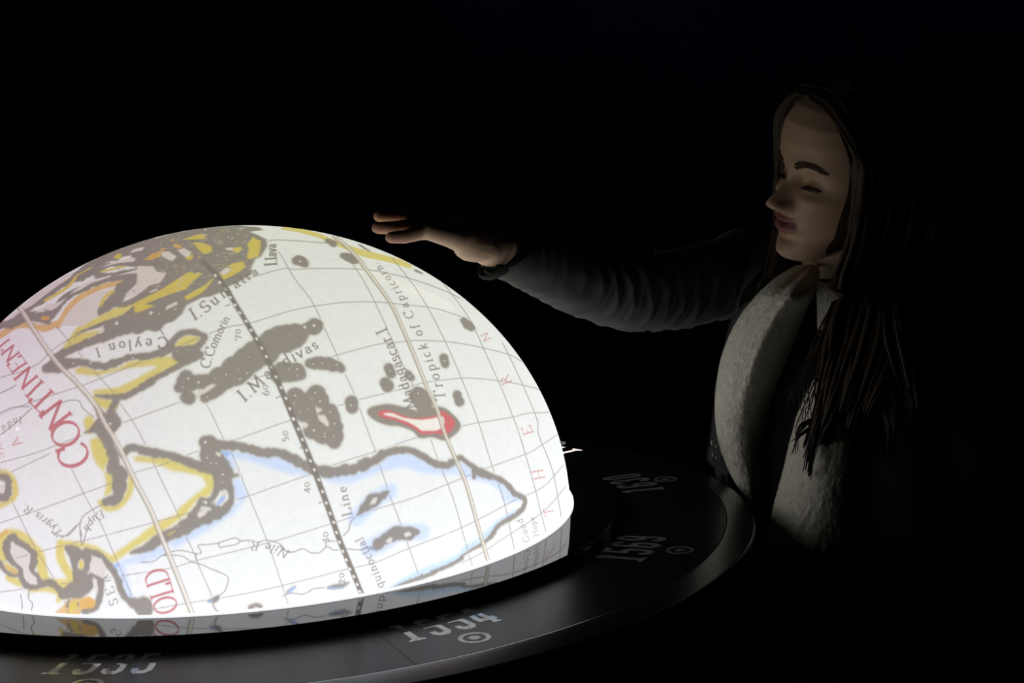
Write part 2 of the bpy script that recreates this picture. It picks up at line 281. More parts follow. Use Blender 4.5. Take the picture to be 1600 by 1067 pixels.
# Madagascar's dark edge
MAD = [(574, 645), (578, 637), (592, 633), (609, 631.5), (634, 636.6), (656, 641.7), (675, 637), (681, 635.6), (694.4, 637.3), (708, 647.5), (718, 659), (719, 669.4), (708, 681), (694.4, 688), (676, 683), (655.6, 684), (645.5, 674), (625, 666), (605, 664), (585, 656)]
poly(m, smooth_closed(MAD))
lay(m, (205, 198, 146), 8, .5); grey_mask = m
lay(m, GREY, 4, .6); lay(m, (144, 137, 130), 2, .8)
poly_red = [(590, 647), (594, 642), (606, 641), (620, 645), (640, 652), (656, 653), (680, 649), (690, 642), (703, 649), (711, 659), (707, 670), (696, 680), (680, 677), (660, 678), (649, 671), (636, 664), (615, 656), (600, 653)]
m = newmask(); poly(m, smooth_closed(poly_red)); lay(m, (212, 118, 118), 2)
m = newmask(); poly(m, [(598, 645.5), (613.5, 645.5), (630, 652.5), (645, 655), (659, 656), (675, 654), (687.7, 651), (692.8, 651), (694.4, 659), (692.8, 667.7), (681, 672.8), (659, 672.8), (648, 665), (637, 659), (617, 652), (602, 648.5)]); lay(m, (240, 236, 226), 2)
# light and coloured features inside the engraved grey
LIGHT = (222, 216, 206)
m = newmask()
for P in (T('T2', (-30, 505), (110, 510), (150, 560), (240, 570), (180, 660), (0, 710), (-40, 700)), T('T2', (240, 880), (330, 835), (345, 860), (230, 915)), T('T2', (80, 745), (150, 715), (150, 735), (90, 755)),
          T('T2', (180, 380), (260, 370), (330, 420), (290, 465), (200, 420)), T('T2', (340, 360), (400, 340), (470, 380), (440, 440), (380, 400)), T('T2', (730, 570), (790, 520), (850, 540), (770, 600)), T('T2', (780, 340), (850, 335), (860, 365), (800, 360)),
          T('T1', (1300, 520), (1423, 510), (1423, 640), (1350, 720), (1250, 790), (1180, 800), (1160, 770), (1220, 720), (1290, 640)),
          T('T1', (930, 520), (1050, 470), (1240, 430), (1250, 465), (1100, 480)), T('T1', (1200, 390), (1240, 350), (1340, 330), (1320, 360)), T('T1', (1070, 600), (1200, 560), (1300, 530), (1290, 570), (1180, 580)),
          T('T1', (640, 770), (760, 680), (850, 640), (1030, 590), (1020, 610), (850, 665), (740, 730)), T('T1', (420, 870), (550, 840), (620, 800), (540, 880), (480, 920), (430, 915)), T('T1', (320, 940), (400, 890), (420, 930)),
          T('T1', (200, 890), (330, 770), (600, 600), (700, 560), (640, 620), (520, 700), (400, 790), (300, 870), (220, 915)), T('T1', (30, 1030), (150, 930), (200, 925), (120, 990)),
          T('T1', (560, 1060), (640, 930), (740, 840), (860, 770), (1000, 720), (1080, 690), (1030, 750), (1000, 800), (930, 850), (900, 920), (900, 980), (760, 1067)),
          T('U2', (110, 170), (160, 190), (220, 220), (280, 270), (280, 330), (260, 400), (290, 450), (340, 490), (340, 530), (250, 530), (220, 480), (210, 400), (150, 350), (110, 290)),
          T('U2', (850, 500), (880, 520), (910, 580), (905, 640), (880, 600)), T('U2', (850, 310), (940, 310), (980, 400), (970, 500), (880, 460), (830, 420)), T('U1', (0, 570), (40, 580), (40, 640), (0, 640)),
          T('U3', (770, 735), (800, 760), (790, 830), (740, 880), (680, 890), (730, 820)), T('U3', (520, 970), (580, 920), (635, 905), (600, 970), (540, 1005)), T('U3', (690, 390), (740, 400), (740, 440), (700, 420)),
          T('T8', (600, 740), (660, 710), (700, 720), (620, 780), (540, 820)), T('T8', (520, 790), (540, 790), (540, 860), (515, 850)), T('U5', (330, 880), (400, 880), (440, 960), (430, 990), (350, 930)), T('U5', (200, 940), (250, 970), (220, 1010), (195, 970)), T('U5', (310, 800), (380, 830), (330, 870)),
          T('U4', (1050, 880), (1085, 880), (1080, 905), (1050, 905)), T('U7', (960, 275), (1000, 235), (1030, 240), (1010, 290)), T('U7', (1130, 200), (1180, 180), (1210, 210), (1150, 235)), T('U6', (812, 762), (850, 700), (892, 692), (868, 752))):
    poly(m, P)
lay(m, LIGHT, 2)
m = newmask()   # small islets as pale dots in the grey
for t, pts in (('T2', [(580, 475, 22), (635, 530, 22), (810, 240, 12), (900, 210, 12), (170, 950, 14), (320, 905, 16), (90, 945, 26), (600, 170, 16), (730, 275, 14)]), ('T8', [(440, 660, 20), (535, 695, 22), (390, 740, 12), (790, 622, 14), (985, 610, 16), (920, 665, 16), (615, 830, 12), (335, 410, 10), (440, 395, 10), (1370, 250, 10), (690, 660, 10), (1000, 460, 10), (910, 580, 8)]),
               ('U5', [(215, 65, 28), (300, 50, 28), (60, 160, 8), (100, 120, 8), (290, 410, 14), (378, 400, 14), (510, 415, 14), (145, 455, 16), (70, 455, 12), (145, 515, 12), (125, 700, 18), (115, 770, 14), (310, 672, 16), (355, 752, 18), (278, 728, 12), (250, 825, 12), (170, 848, 12), (450, 850, 16), (490, 960, 16), (300, 1020, 18), (248, 928, 10), (640, 790, 18), (1005, 470, 14), (1185, 520, 14), (1265, 680, 14), (400, 1050, 12)]),
               ('U3', [(597, 300, 26), (615, 445, 16), (650, 495, 14), (698, 500, 14), (760, 600, 18), (755, 675, 12), (600, 858, 30)]), ('U6', [(300, 75, 18), (400, 130, 14), (480, 130, 10)]), ('T7', [(680, 400, 16), (840, 400, 16), (950, 60, 20), (1080, 30, 34), (1230, 350, 14), (1020, 960, 24)]), ('T3', [(170, 405, 18)]), ('T4', [(205, 850, 16)]), ('T1', [(1400, 940, 30), (1210, 760, 20)])):
    for x, y, d in T(t, *pts): brush(m, [(x, y, d), (x + .01, y, d)], 0)
lay(m, (226, 222, 212), 1, .9)
m = newmask()
for P in (T('T2', (380, 262), (450, 240), (550, 208), (620, 220), (590, 240), (620, 255), (500, 262)), T('T2', (480, 290), (560, 288), (650, 320), (665, 370), (590, 400), (550, 370)), T('T2', (990, 300), (1040, 235), (1070, 260), (1110, 270), (1110, 330), (1090, 420), (1010, 445), (980, 430), (1000, 360)),
          T('T2', (850, 340), (930, 328), (940, 350), (900, 390), (860, 370)), T('T2', (750, 610), (730, 580), (780, 590), (850, 540), (800, 510), (860, 480), (950, 465), (970, 510), (930, 550), (860, 590), (770, 635)),
          T('T2', (0, 820), (200, 720), (320, 640), (430, 570), (470, 560), (500, 580), (530, 565), (570, 580), (480, 650), (420, 720), (280, 765), (120, 825), (40, 860), (130, 875), (0, 930), (-60, 940), (-60, 850)),
          T('T2', (400, 795), (480, 745), (600, 680), (690, 600), (620, 700), (560, 760), (430, 825)), T('T2', (715, 650), (750, 650), (740, 675), (715, 670)), T('T2', (410, 430), (480, 400), (480, 440), (430, 450)),
          T('T1', (1050, 430), (1080, 395), (1130, 395), (1120, 440), (1070, 440)), T('U2', (730, 330), (765, 330), (775, 400), (735, 410)), T('U2', (640, 740), (700, 680), (720, 760), (640, 830)), T('U4', (240, 210), (320, 170), (320, 180), (260, 215))): poly(m, P)
for P in (TC('T1', [(420, 825), (540, 760), (640, 690), (700, 615)], 28), TC('T1', [(700, 600), (850, 520)], 12), TC('T1', [(940, 560), (1150, 512)], 20), TC('T1', [(930, 870), (980, 790), (1050, 740)], 30), TC('T7', [(1090, 790), (1060, 830)], 10)): brush(m, P, .05)
lay(m, (218, 200, 108), 2, .95)
m = newmask()
for P in (T('T2', (20, 455), (100, 400), (170, 370), (210, 340), (240, 345), (180, 385), (190, 420), (90, 445)), T('T2', (290, 310), (330, 300), (390, 335), (350, 350)), T('T2', (530, 415), (560, 420), (545, 432), (525, 428)), T('T2', (270, 275), (300, 250), (310, 280)), T('T1', (1340, 450), (1400, 400), (1423, 380), (1423, 450)), T('U2', (740, 700), (830, 670), (890, 710), (870, 770), (750, 780))): poly(m, P)
for P in (TC('T1', [(400, 990), (440, 990)], 36),): brush(m, P)
lay(m, (222, 180, 108), 2, .9)
m = newmask()
for P in (T('U3', (745, 800), (790, 790), (770, 850), (710, 890), (690, 885)), T('U3', (740, 390), (840, 385), (800, 440)), T('U2', (1040, 370), (1090, 350), (1110, 380), (1060, 395)), T('U4', (600, 830), (640, 815), (680, 820), (650, 835)), T('U4', (1360, 740), (1423, 690), (1423, 700), (1380, 750)),
          T('U7', (770, 320), (870, 345), (880, 355), (820, 345)), T('U7', (400, 700), (450, 715), (560, 700), (640, 648), (560, 690), (460, 700)), T('U7', (50, 760), (90, 700), (140, 690), (80, 750)), T('U6', (690, 880), (780, 850), (840, 830), (740, 880))): poly(m, P)
lay(m, (160, 190, 235), 2, .8)
for _ in range(2):          # fine broken streaks in the crowded islands near the top
    m = newmask(); rs2 = np.random.RandomState(20 + _)
    for k in range(150):
        x, y = rs2.uniform(90, 1000), rs2.uniform(140, 760); a = rs2.normal(-.35, .5); l = rs2.uniform(8, 46); w_ = rs2.uniform(4, 11)
        if y < 300 - .2 * x or (y - 1100 + .75 * x) > 0 and x > 300 and y > 560: continue
        P = T('T2', (x, y, w_), (x + l * math.cos(a), y + l * math.sin(a) * .6, w_ * .5)); 
        if grey_mask[tuple(np.clip(tex([P[0][:2]])[0][::-1].astype(int), 0, TS - 1))]: brush(m, P, .1)
    lay(m, ((212, 196, 130), (205, 198, 200))[_], 1, .75)
# graticule --------------------------------------------------------------------
PAR = {0: [(318, 409), (345, 439), (375, 487), (402, 532), (415.5, 556), (432, 592), (450, 634), (458, 653), (485, 719), (512, 791), (530, 842), (551, 893), (568, 935)],
 -23: [(520, 367), (551, 394), (581, 433), (611, 475), (632, 520), (650, 562), (668, 607), (683, 640), (695, 677), (710, 713), (728, 755), (746, 818), (758, 860), (768, 893)],
 23: [(25, 474), (33, 484), (60, 526), (90, 568), (120, 598), (150, 634), (162, 658), (186, 698), (210, 749), (234, 794), (255, 845), (276, 896), (303, 966)],
 -10: [(435, 392), (461, 436), (488, 472), (510.5, 520), (527, 556), (539, 584.5), (554, 616), (569, 658), (584, 698), (593, 725), (611, 779), (626, 818), (639.5, 857), (654.5, 899), (660, 915)],
 -20: [(543, 400), (575, 451), (608, 520), (626, 562), (652, 620), (674, 689), (692, 737), (710, 785), (731, 860), (742, 897)],
 -30: [(612, 402), (650, 451), (680, 502), (710, 565), (737, 631), (747, 658), (755, 683), (770, 731), (788, 785), (804, 860)],
 -40: [(690, 440), (704, 457), (734, 499), (758, 550), (785, 610), (803, 655), (812, 680), (833, 752), (845, 800), (854, 834)],
 -50: [(785, 535), (797, 559), (818, 604), (839, 655), (842, 680), (863, 734), (874, 790), (878, 815)],
 10: [(175, 406), (246, 508), (262, 535), (300, 592), (324, 634), (336, 658), (348, 683), (360, 704), (372, 731), (387, 770), (414, 836), (429, 878), (442.5, 920), (452, 950)],
 20: [(88, 510), (118, 545), (150, 583), (174, 610), (186, 628), (207, 658), (231, 701), (246, 737), (279, 806), (291, 839), (300, 857), (312, 887), (330, 929), (340, 962)],
 30: [(111, 731), (138, 785), (156, 815), (177, 863), (189, 890), (210, 941)],
 40: [(21, 788), (54, 854), (90, 914), (108, 962)]}
MER = {70: [(30, 635), (90, 614.5), (132, 601), (207, 571), (280, 540), (351, 512.5), (390, 505), (460, 484), (503, 476.5), (545, 472), (590, 472), (632, 476), (680, 482), (734, 499)],
 80: [(0, 590), (55, 571), (130, 520), (411, 428), (460, 421), (500, 419.5), (569, 421), (620, 430), (662, 442), (701, 457), (720, 467)], 90: [(418, 376), (440, 375), (500, 379), (520, 383)],
 60: [(0, 723), (60, 706), (140, 676), (192, 660.5), (273, 631), (350, 605), (430, 582), (527, 554.5), (590, 538), (620, 535), (650, 532), (710, 535), (770, 547), (800, 556), (815, 565)],
 50: [(18, 737), (78, 708.5)], 51: [(0, 817), (63, 795.5), (165, 758), (210, 738.5), (261, 723.5), (300, 708), (366, 687.5), (458, 655), (533, 632.5), (563, 623.5), (614, 611.5), (662, 598), (710, 592), (740, 591), (800, 598), (848, 610)],
 40: [(0, 880), (60, 862), (171, 834.5), (288, 803), (375, 779), (440, 756.5), (487, 740), (530, 723), (590, 704), (647, 685), (731, 663.5), (794, 653), (824, 646), (860, 644.5)],
 30: [(0, 925), (240, 892), (309, 875), (384, 857), (440, 842), (521, 817), (602, 791), (650, 776), (728, 744.5), (761, 731), (824, 708.5), (842, 698), (870, 680)],
 20: [(220, 955), (300, 941), (380, 928), (440, 915), (539, 890), (584, 879.5), (638, 857), (722, 824), (803, 782), (848, 761), (880, 727)], 10: [(640, 912), (737, 872), (785, 842), (848, 800), (884, 760)]}
def extend(mask, P, deg=38):    # carries a line on round the dome past the rim seen from the front
    P = np.asarray(P, float)
    for a, b in ((P[2], P[0]), (P[-3], P[-1])):
        A, B = unproj([a])[0], unproj([b])[0]; A /= np.linalg.norm(A); B /= np.linalg.norm(B); v = CAM / np.linalg.norm(CAM)
        if B @ v > .42 and b[0] > 60: continue
        ax = np.cross(A, B); ax /= np.linalg.norm(ax) + 1e-9; D = []
        for k in range(40):
            t = math.radians(deg) * k / 39; q = B * math.cos(t) + np.cross(ax, B) * math.sin(t)
            if q[2] < .01: break
            D.append(q)
        if len(D) < 3: continue
        U = dir2uv(np.array(D)) * TS; Tn = np.gradient(U, axis=0); N = np.stack([-Tn[:, 1], Tn[:, 0]], 1); N /= np.linalg.norm(N, axis=1)[:, None] + 1e-9
        for i in range(len(U) - 1): fill(mask, [U[i] + N[i], U[i + 1] + N[i + 1], U[i + 1] - N[i + 1], U[i] - N[i]])
m = newmask()
for k, P in PAR.items():
    if k in (0, 23, -23): continue
    line(m, P, 1.5); extend(m, P)
for k, P in MER.items():
    line(m, P, 1.5)
    if len(P) > 4: extend(m, P)
for k in (1, 2, 3, 4, 5, 6, 7): # half-way ticks along the equator
    pass
m &= ~blur((grey_mask).astype(np.float32), 2).astype(bool) | (RS.rand(1) < 0)
lay(m, (160, 152, 144), 1, .8)
# rivers ---------------------------------------------------------------------
m = newmask()
for P in (T('U4', (0, 465), (120, 455), (200, 400), (350, 355), (520, 385), (560, 370), (530, 310), (620, 300), (700, 290), (780, 265), (870, 240), (930, 265), (1020, 260), (1080, 280), (1160, 260), (1280, 290), (1350, 360), (1423, 370)),
          T('U4', (720, 290), (730, 325), (800, 315), (880, 300), (930, 265)), T('U4', (510, 390), (515, 440)), T('U4', (200, 400), (370, 405), (470, 460), (560, 485), (660, 530), (760, 570), (810, 610), (800, 680), (770, 740), (690, 800), (670, 880), (740, 930)),
          T('U7', (-20, 310), (60, 370), (120, 365), (200, 340), (270, 375), (350, 375), (420, 320), (480, 350), (530, 350)), T('U7', (410, 320), (420, 270), (500, 270)), T('U7', (600, 340), (730, 350), (780, 330)), T('U7', (570, 220), (620, 170), (640, 90), (690, 50)),
          T('U7', (0, 780), (90, 750), (200, 760), (300, 710), (400, 700)), T('U1', (950, 760), (870, 800), (770, 870), (740, 960), (760, 1060)), T('U1', (740, 930), (690, 970), (620, 1040), (560, 1067)), T('U2', (740, 0), (745, 100), (760, 190)), T('U2', (820, 0), (790, 100), (770, 180)), T('U2', (720, 0), (640, 90), (560, 100), (480, 60)),
          T('T7', (500, 790), (640, 745), (730, 750), (770, 820), (870, 900)), T('T7', (0, 680), (100, 630), (150, 600)), T('T7', (0, 860), (120, 810), (280, 800)), T('T7', (0, 1067), (150, 950), (300, 810)), T('U2', (270, 590), (265, 680), (300, 730), (285, 820)), T('U2', (190, 640), (205, 740), (200, 810))):
    line(m, P, 1.7)
lay(m, (150, 142, 134), 1, .85)
# tropics and the dotted equator ------------------------------------------------------
def offs(P, d):
    P = catmull(np.array(P, float), len(P) * 5); Tn = np.gradient(P, axis=0); N = np.stack([-Tn[:, 1], Tn[:, 0]], 1); N /= np.linalg.norm(N, axis=1)[:, None]; return P + N * d
for k in (23, -23):
    m = newmask(); line(m, PAR[k], 7.0 if k == 23 else 5.5); lay(m, (232, 226, 212), 1, .85)
    m = newmask(); g = 3.6 if k == 23 else 2.6
    line(m, offs(PAR[k], g), 1.5); line(m, offs(PAR[k], -g), 1.1); line(m, offs(PAR[k], g - 1.9), .7); lay(m, (158, 148, 130), 1, .9)
m = newmask(); EQ = catmull(np.array(PAR[0], float), 90)
EW = np.interp(np.arange(90), [0, 30, 60, 89], [7.5, 9.0, 10.0, 8.5]); brush(m, np.column_stack([EQ, EW]), .02); lay(m, (136, 130, 122), 2)
m = newmask()
for t, pts in (('T2', [(690, 595), (733, 660), (785, 722), (830, 797), (873, 868), (918, 940), (975, 1018)]), ('T8', [(1022, 212), (1073, 292), (1120, 378), (1163, 457), (1210, 552), (1253, 645), (1300, 745), (1345, 843), (1380, 940), (1410, 1035)]),
               ('U5', [(113, 915), (155, 1010)]), ('U6', [(193, 158), (232, 258), (267, 356), (303, 438), (345, 530), (380, 640), (415, 745), (450, 842), (483, 925), (510, 1020)]), ('U7', [(537, 278), (568, 362), (600, 443), (633, 527), (670, 597), (700, 670), (725, 735)])):
    for x, y in T(t, *pts): brush(m, [(x - .6, y - .8, 3.4), (x + .6, y + .8, 3.4)], 0)
lay(m, (236, 232, 222), 1)
m = newmask()
for P in (T('T2', (780, 880), (830, 860)), T('T8', (1250, 840), (1300, 820)), T('U6', (165, 240), (200, 230)), T('U6', (340, 745), (380, 735)), T('T8', (140, 160), (210, 250))): line(m, P, 1.6)
lay(m, (150, 142, 134), 1)
# lettering: a small book face made of pen strokes ------------------------------------------
def arc(cx, cy, rx, ry, a0, a1, n=10): return [(cx + rx * math.cos(math.radians(a0 + (a1 - a0) * k / n)), cy + ry * math.sin(math.radians(a0 + (a1 - a0) * k / n))) for k in range(n + 1)]
def sf(x, y, l=.1): return [(x - l, y), (x + l, y)]
X = .62
G = {
 'C': (.8, [arc(.45, .5, .38, .5, 50, 310, 16), [(.72, .98), (.72, .72)]]), 'O': (.9, [arc(.45, .5, .4, .5, 0, 360, 20)]),
 'N': (.9, [[(.15, 0), (.15, 1), (.75, 0), (.75, 1)], sf(.15, 0), sf(.1, 1, .08), sf(.75, 1)]), 'T': (.8, [[(.4, 0), (.4, 1)], [(.05, .85), (.05, 1), (.75, 1), (.75, .85)], sf(.4, 0, .14)]),
 'I': (.4, [[(.2, 0), (.2, 1)], sf(.2, 0, .14), sf(.2, 1, .14)]), 'E': (.75, [[(.15, 0), (.15, 1)], [(.05, 1), (.65, 1), (.65, .85)], [(.15, .52), (.5, .52)], [(.05, 0), (.68, 0), (.68, .18)]]),
 'L': (.7, [[(.18, 0), (.18, 1)], sf(.18, 1, .13), [(.05, 0), (.65, 0), (.65, .2)]]), 'D': (.9, [[(.15, 0), (.15, 1)], [(.05, 1), (.4, 1)] + arc(.4, .5, .42, .5, 90, -90, 12) + [(.05, 0)]]),
 'S': (.65, [arc(.33, .74, .23, .26, 30, 250, 10) + arc(.33, .25, .25, .25, 80, -150, 10)]), 'M': (1.0, [[(.12, 0), (.18, 1), (.5, .1), (.82, 1), (.88, 0)], sf(.12, 0), sf(.88, 0), sf(.14, 1), sf(.86, 1)]),
 'A': (.85, [[(.1, 0), (.42, 1), (.75, 0)], [(.22, .36), (.63, .36)], sf(.1, 0), sf(.75, 0)]), 'R': (.85, [[(.17, 0), (.17, 1)], [(.05, 1), (.4, 1)] + arc(.4, .75, .22, .25, 90, -90, 8) + [(.17, .5)], [(.4, .5), (.75, 0), (.82, 0)], sf(.17, 0)]),
 'H': (.9, [[(.17, 0), (.17, 1)], [(.73, 0), (.73, 1)], [(.17, .5), (.73, .5)], sf(.17, 0), sf(.17, 1), sf(.73, 0), sf(.73, 1)]), 'G': (.85, [arc(.45, .5, .38, .5, 50, 330, 14) + [(.75, .4), (.55, .4)]]),
 'a': (.55, [[(.12, X - .12), (.25, X), (.4, X - .08), (.4, .06), (.5, 0)], arc(.26, .17, .16, .17, 60, 300, 9)]), 'c': (.5, [arc(.28, X / 2, .2, X / 2, 50, 310, 10)]),
 'd': (.6, [arc(.27, X / 2, .2, X / 2, 20, 340, 12), [(.46, 1), (.46, 0)], [(.36, 1), (.46, 1)]]), 'e': (.52, [[(.08, X * .55), (.45, X * .55)] + arc(.27, X / 2, .19, X / 2, 10, 310, 12)]),
 'f': (.38, [[(.18, 0), (.18, .85), (.28, 1), (.4, .94)], [(.06, X), (.34, X)], sf(.18, 0)]), 'g': (.55, [arc(.26, X / 2 + .06, .17, X / 2 - .06, 0, 360, 12), [(.42, X), (.42, -.15), (.28, -.28), (.1, -.2)]]),
 'i': (.3, [[(.15, 0), (.15, X)], sf(.15, 0, .1), [(.05, X), (.15, X)], [(.13, .86), (.17, .9)]]), 'k': (.55, [[(.14, 0), (.14, 1)], [(.14, .25), (.42, X)], [(.24, .35), (.5, 0)], sf(.14, 0)]),
 'l': (.3, [[(.15, 0), (.15, 1)], sf(.15, 0, .1), [(.05, 1), (.15, 1)]]), 'm': (.95, [[(.14, 0), (.14, X)], [(.14, X - .12), (.3, X), (.44, X - .1), (.44, 0)], [(.44, X - .12), (.62, X), (.76, X - .1), (.76, 0)], sf(.14, 0), sf(.44, 0), sf(.78, 0)]),
 'n': (.62, [[(.14, 0), (.14, X)], [(.14, X - .12), (.32, X), (.46, X - .1), (.46, 0)], sf(.14, 0), sf(.47, 0)]), 'o': (.55, [arc(.27, X / 2, .2, X / 2, 0, 360, 14)]),
 'p': (.6, [[(.13, X), (.13, -.3)], arc(.3, X / 2, .2, X / 2, -160, 160, 12), sf(.13, -.3)]), 'q': (.6, [[(.46, X), (.46, -.3)], arc(.27, X / 2, .2, X / 2, 20, 340, 12), sf(.46, -.3)]),
 'r': (.45, [[(.14, 0), (.14, X)], [(.14, X - .15), (.26, X), (.4, X - .06)], sf(.14, 0)]), 's': (.45, [arc(.22, X * .74, .14, X * .26, 30, 250, 8) + arc(.22, X * .26, .15, X * .26, 80, -150, 8)]),
 't': (.4, [[(.16, .85), (.16, .08), (.26, 0), (.36, .06)], [(.04, X), (.34, X)]]), 'u': (.62, [[(.13, X), (.13, .1), (.28, 0), (.45, .1)], [(.45, X), (.45, 0), (.54, 0)], [(.04, X), (.13, X)]]), 'h': (.62, [[(.14, 0), (.14, 1)], [(.14, X - .12), (.32, X), (.46, X - .1), (.46, 0)], sf(.14, 0), sf(.47, 0)]),
 'v': (.55, [[(.06, X), (.27, 0), (.47, X)], sf(.06, X, .07), sf(.47, X, .07)]), 'y': (.55, [[(.06, X), (.27, .02)], [(.47, X), (.2, -.25), (.08, -.28)], sf(.06, X, .07), sf(.47, X, .07)]),
 '.': (.25, [[(.1, .02), (.13, .05)]]), ' ': (.35, []), '0': (.5, [arc(.24, .3, .18, .3, 0, 360, 14)]), '7': (.5, [[(.06, .5), (.06, .62), (.42, .62), (.18, 0)]]), '6': (.5, [arc(.24, .2, .17, .2, 0, 360, 12), [(.07, .2), (.14, .5), (.36, .72)]]),
 '5': (.5, [[(.4, .66), (.14, .66), (.12, .38), (.3, .4), (.4, .22), (.28, .02), (.08, .04)]]), '4': (.5, [[(.34, 0), (.34, .66), (.06, .2), (.46, .2)]]), '3': (.5, [[(.08, .62), (.38, .62), (.22, .38), (.38, .2), (.28, 0), (.06, .04)]]), '2': (.5, [[(.08, .5), (.24, .64), (.38, .5), (.08, .02), (.42, .02)]]), 'o ': (.3, [])}
def write(mask, text, path, cap0, cap1=None, pen=.13, slant=0.0, thin=.45, spread=True):
    cap1 = cap1 or cap0; P = catmull(np.array(path, float), 60) if len(path) > 2 else np.array([np.array(path[0]) + (np.array(path[1]) - np.array(path[0])) * k / 59 for k in range(60)], float)
    s = np.concatenate([[0], np.cumsum(np.linalg.norm(np.diff(P, axis=0), axis=1))]); total = s[-1]
    # advance widths follow the shrinking capitals, then are stretched to the measured run
    wid = [G[c][0] for c in text]; caps = np.linspace(cap0, cap1, len(text)); adv = np.array([a * b for a, b in zip(wid, caps)]); k = total / adv.sum(); x = 0
    for c, cp, ad in zip(text, caps, adv):
        s0 = x * k; sx = k if spread else 1
        kk = min(max(k, .6), 1.25); p0 = np.array([np.interp(s0, s, P[:, i]) for i in (0, 1)]); p1 = np.array([np.interp(min(total, s0 + ad * k), s, P[:, i]) for i in (0, 1)])
        d = (p1 - p0) / (np.linalg.norm(p1 - p0) + 1e-9); u = np.array([d[1], -d[0]]); gap = ad * (k - kk) / 2
        for st in G[c][1]:
            Q = np.array(st, float); W = p0 + np.outer((Q[:, 0] + slant * Q[:, 1]) * cp * kk + gap, d) + np.outer(Q[:, 1] * cp, u)
            for a, b, qa, qb in zip(W[:-1], W[1:], Q[:-1], Q[1:]):
                v = qb - qa; L = math.hypot(*v) + 1e-9; wd = cp * pen * (thin + (1 - thin) * abs(v[1]) / L); e = (b - a) / (np.linalg.norm(b - a) + 1e-9); n_ = np.array([-e[1], e[0]]) * wd / 2; ee = e * wd * .3
                fill(mask, tex([a - ee + n_, b + ee + n_, b + ee - n_, a - ee - n_]))
        x += ad
m = newmask()
write(m, 'Ceylon I', [(266, 525), (235, 529), (205, 532), (180, 535), (146, 546)], 17, 14, .17)
write(m, 'I.Sumatra', [(301, 502), (325, 487), (350, 465), (375, 447), (406, 426)], 19, 14, .17)
write(m, 'I.Iava', [(433, 415), (432, 400), (431, 381)], 19, 16, .16)
write(m, 'C.Comorin', [(327, 577), (337, 545), (348, 520), (359, 497)], 16, 12, .16)
write(m, 'I.Mal divas', [(380, 630), (400, 612), (425, 588), (447, 572), (472, 558), (500, 542)], 20, 16, .16)
write(m, 'Madagascar.I', [(650, 637), (642, 612), (633, 585), (620, 550), (602, 510)], 15, 17, .16)
write(m, 'Tropick of Capricorn.', [(698, 628), (688, 592), (668, 542), (655, 508), (640, 480), (627, 455), (612, 435), (600, 420), (589, 409)], 16, 11, .15, .15)
write(m, 'Line', [(551, 807), (546, 785), (540, 758)], 15, 14, .16)
write(m, 'Aquinoctial', [(606, 932), (590, 890), (566, 838)], 13, 13, .14)
write(m, 'Nile R.', [(455, 862), (430, 852), (410, 848), (386, 846)], 13, 13, .14, .2)
write(m, 'Tygris R.', [(100, 833), (80, 815), (60, 800), (38, 786)], 12, 12, .14, .2)
write(m, 'Euph', [(160, 795), (145, 806), (130, 826)], 12, 12, .14, .2)
write(m, 'Good', [(828, 848), (824, 830), (815, 808)], 10, 10, .12); write(m, 'Hope', [(843, 838), (840, 825), (834, 806)], 9, 9, .12)
write(m, 'SEA', [(186, 948), (180, 925), (166, 893)], 14, 12, .14)
write(m, 'Indu', [(35, 650), (20, 655), (0, 668)], 10, 10, .13, .2)
for s_, p in (('70', (378, 531)), ('60', (421, 618)), ('50', (452, 690)), ('40', (486, 770)), ('30', (515, 848)), ('20', (540, 912))): write(m, s_, [p, (p[0] - 3, p[1] - 18)], 15, 13, .12)
lay(m, (140, 132, 122), 1, .92)
m = newmask()
write(m, 'CONTINENT', [(143, 722), (128, 680), (107, 640), (76, 606), (58, 588), (44, 571), (33, 555), (20, 538), (9, 524)], 47, 20, .13)
write(m, 'OLD', [(279, 953), (272, 928), (258, 884)], 36, 36, .11)
lay(m, (196, 108, 114), 1, .88)
m = newmask()
for c, p, q, h in (('T', (867, 806), (861, 790), 14), ('H', (853, 751), (846, 729), 16), ('E', (836, 681), (827, 660), 15), ('R', (803, 602), (791, 580), 15), ('N', (772, 536), (757, 512), 12), ('A', (38, 695), (25, 680), 14), ('S', (9, 722), (3, 700), 12), ('A', (8, 705), (0, 690), 10)): write(m, c, [p, q], h, h, .12, .1)
lay(m, (205, 120, 118), 1, .8)
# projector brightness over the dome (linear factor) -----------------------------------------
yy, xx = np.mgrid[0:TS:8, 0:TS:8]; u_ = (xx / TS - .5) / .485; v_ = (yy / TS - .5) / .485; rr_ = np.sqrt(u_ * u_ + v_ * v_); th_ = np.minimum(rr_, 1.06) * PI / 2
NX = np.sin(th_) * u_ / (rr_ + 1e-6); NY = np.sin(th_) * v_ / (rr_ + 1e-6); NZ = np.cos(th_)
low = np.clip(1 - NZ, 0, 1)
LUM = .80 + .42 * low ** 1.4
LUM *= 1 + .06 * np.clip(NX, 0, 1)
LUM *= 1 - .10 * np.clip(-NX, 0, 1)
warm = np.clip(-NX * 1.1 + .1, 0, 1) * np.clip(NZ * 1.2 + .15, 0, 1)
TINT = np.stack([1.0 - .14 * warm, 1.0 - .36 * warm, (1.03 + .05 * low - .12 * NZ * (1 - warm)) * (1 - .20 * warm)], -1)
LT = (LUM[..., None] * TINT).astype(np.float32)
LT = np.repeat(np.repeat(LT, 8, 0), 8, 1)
canvas *= LT
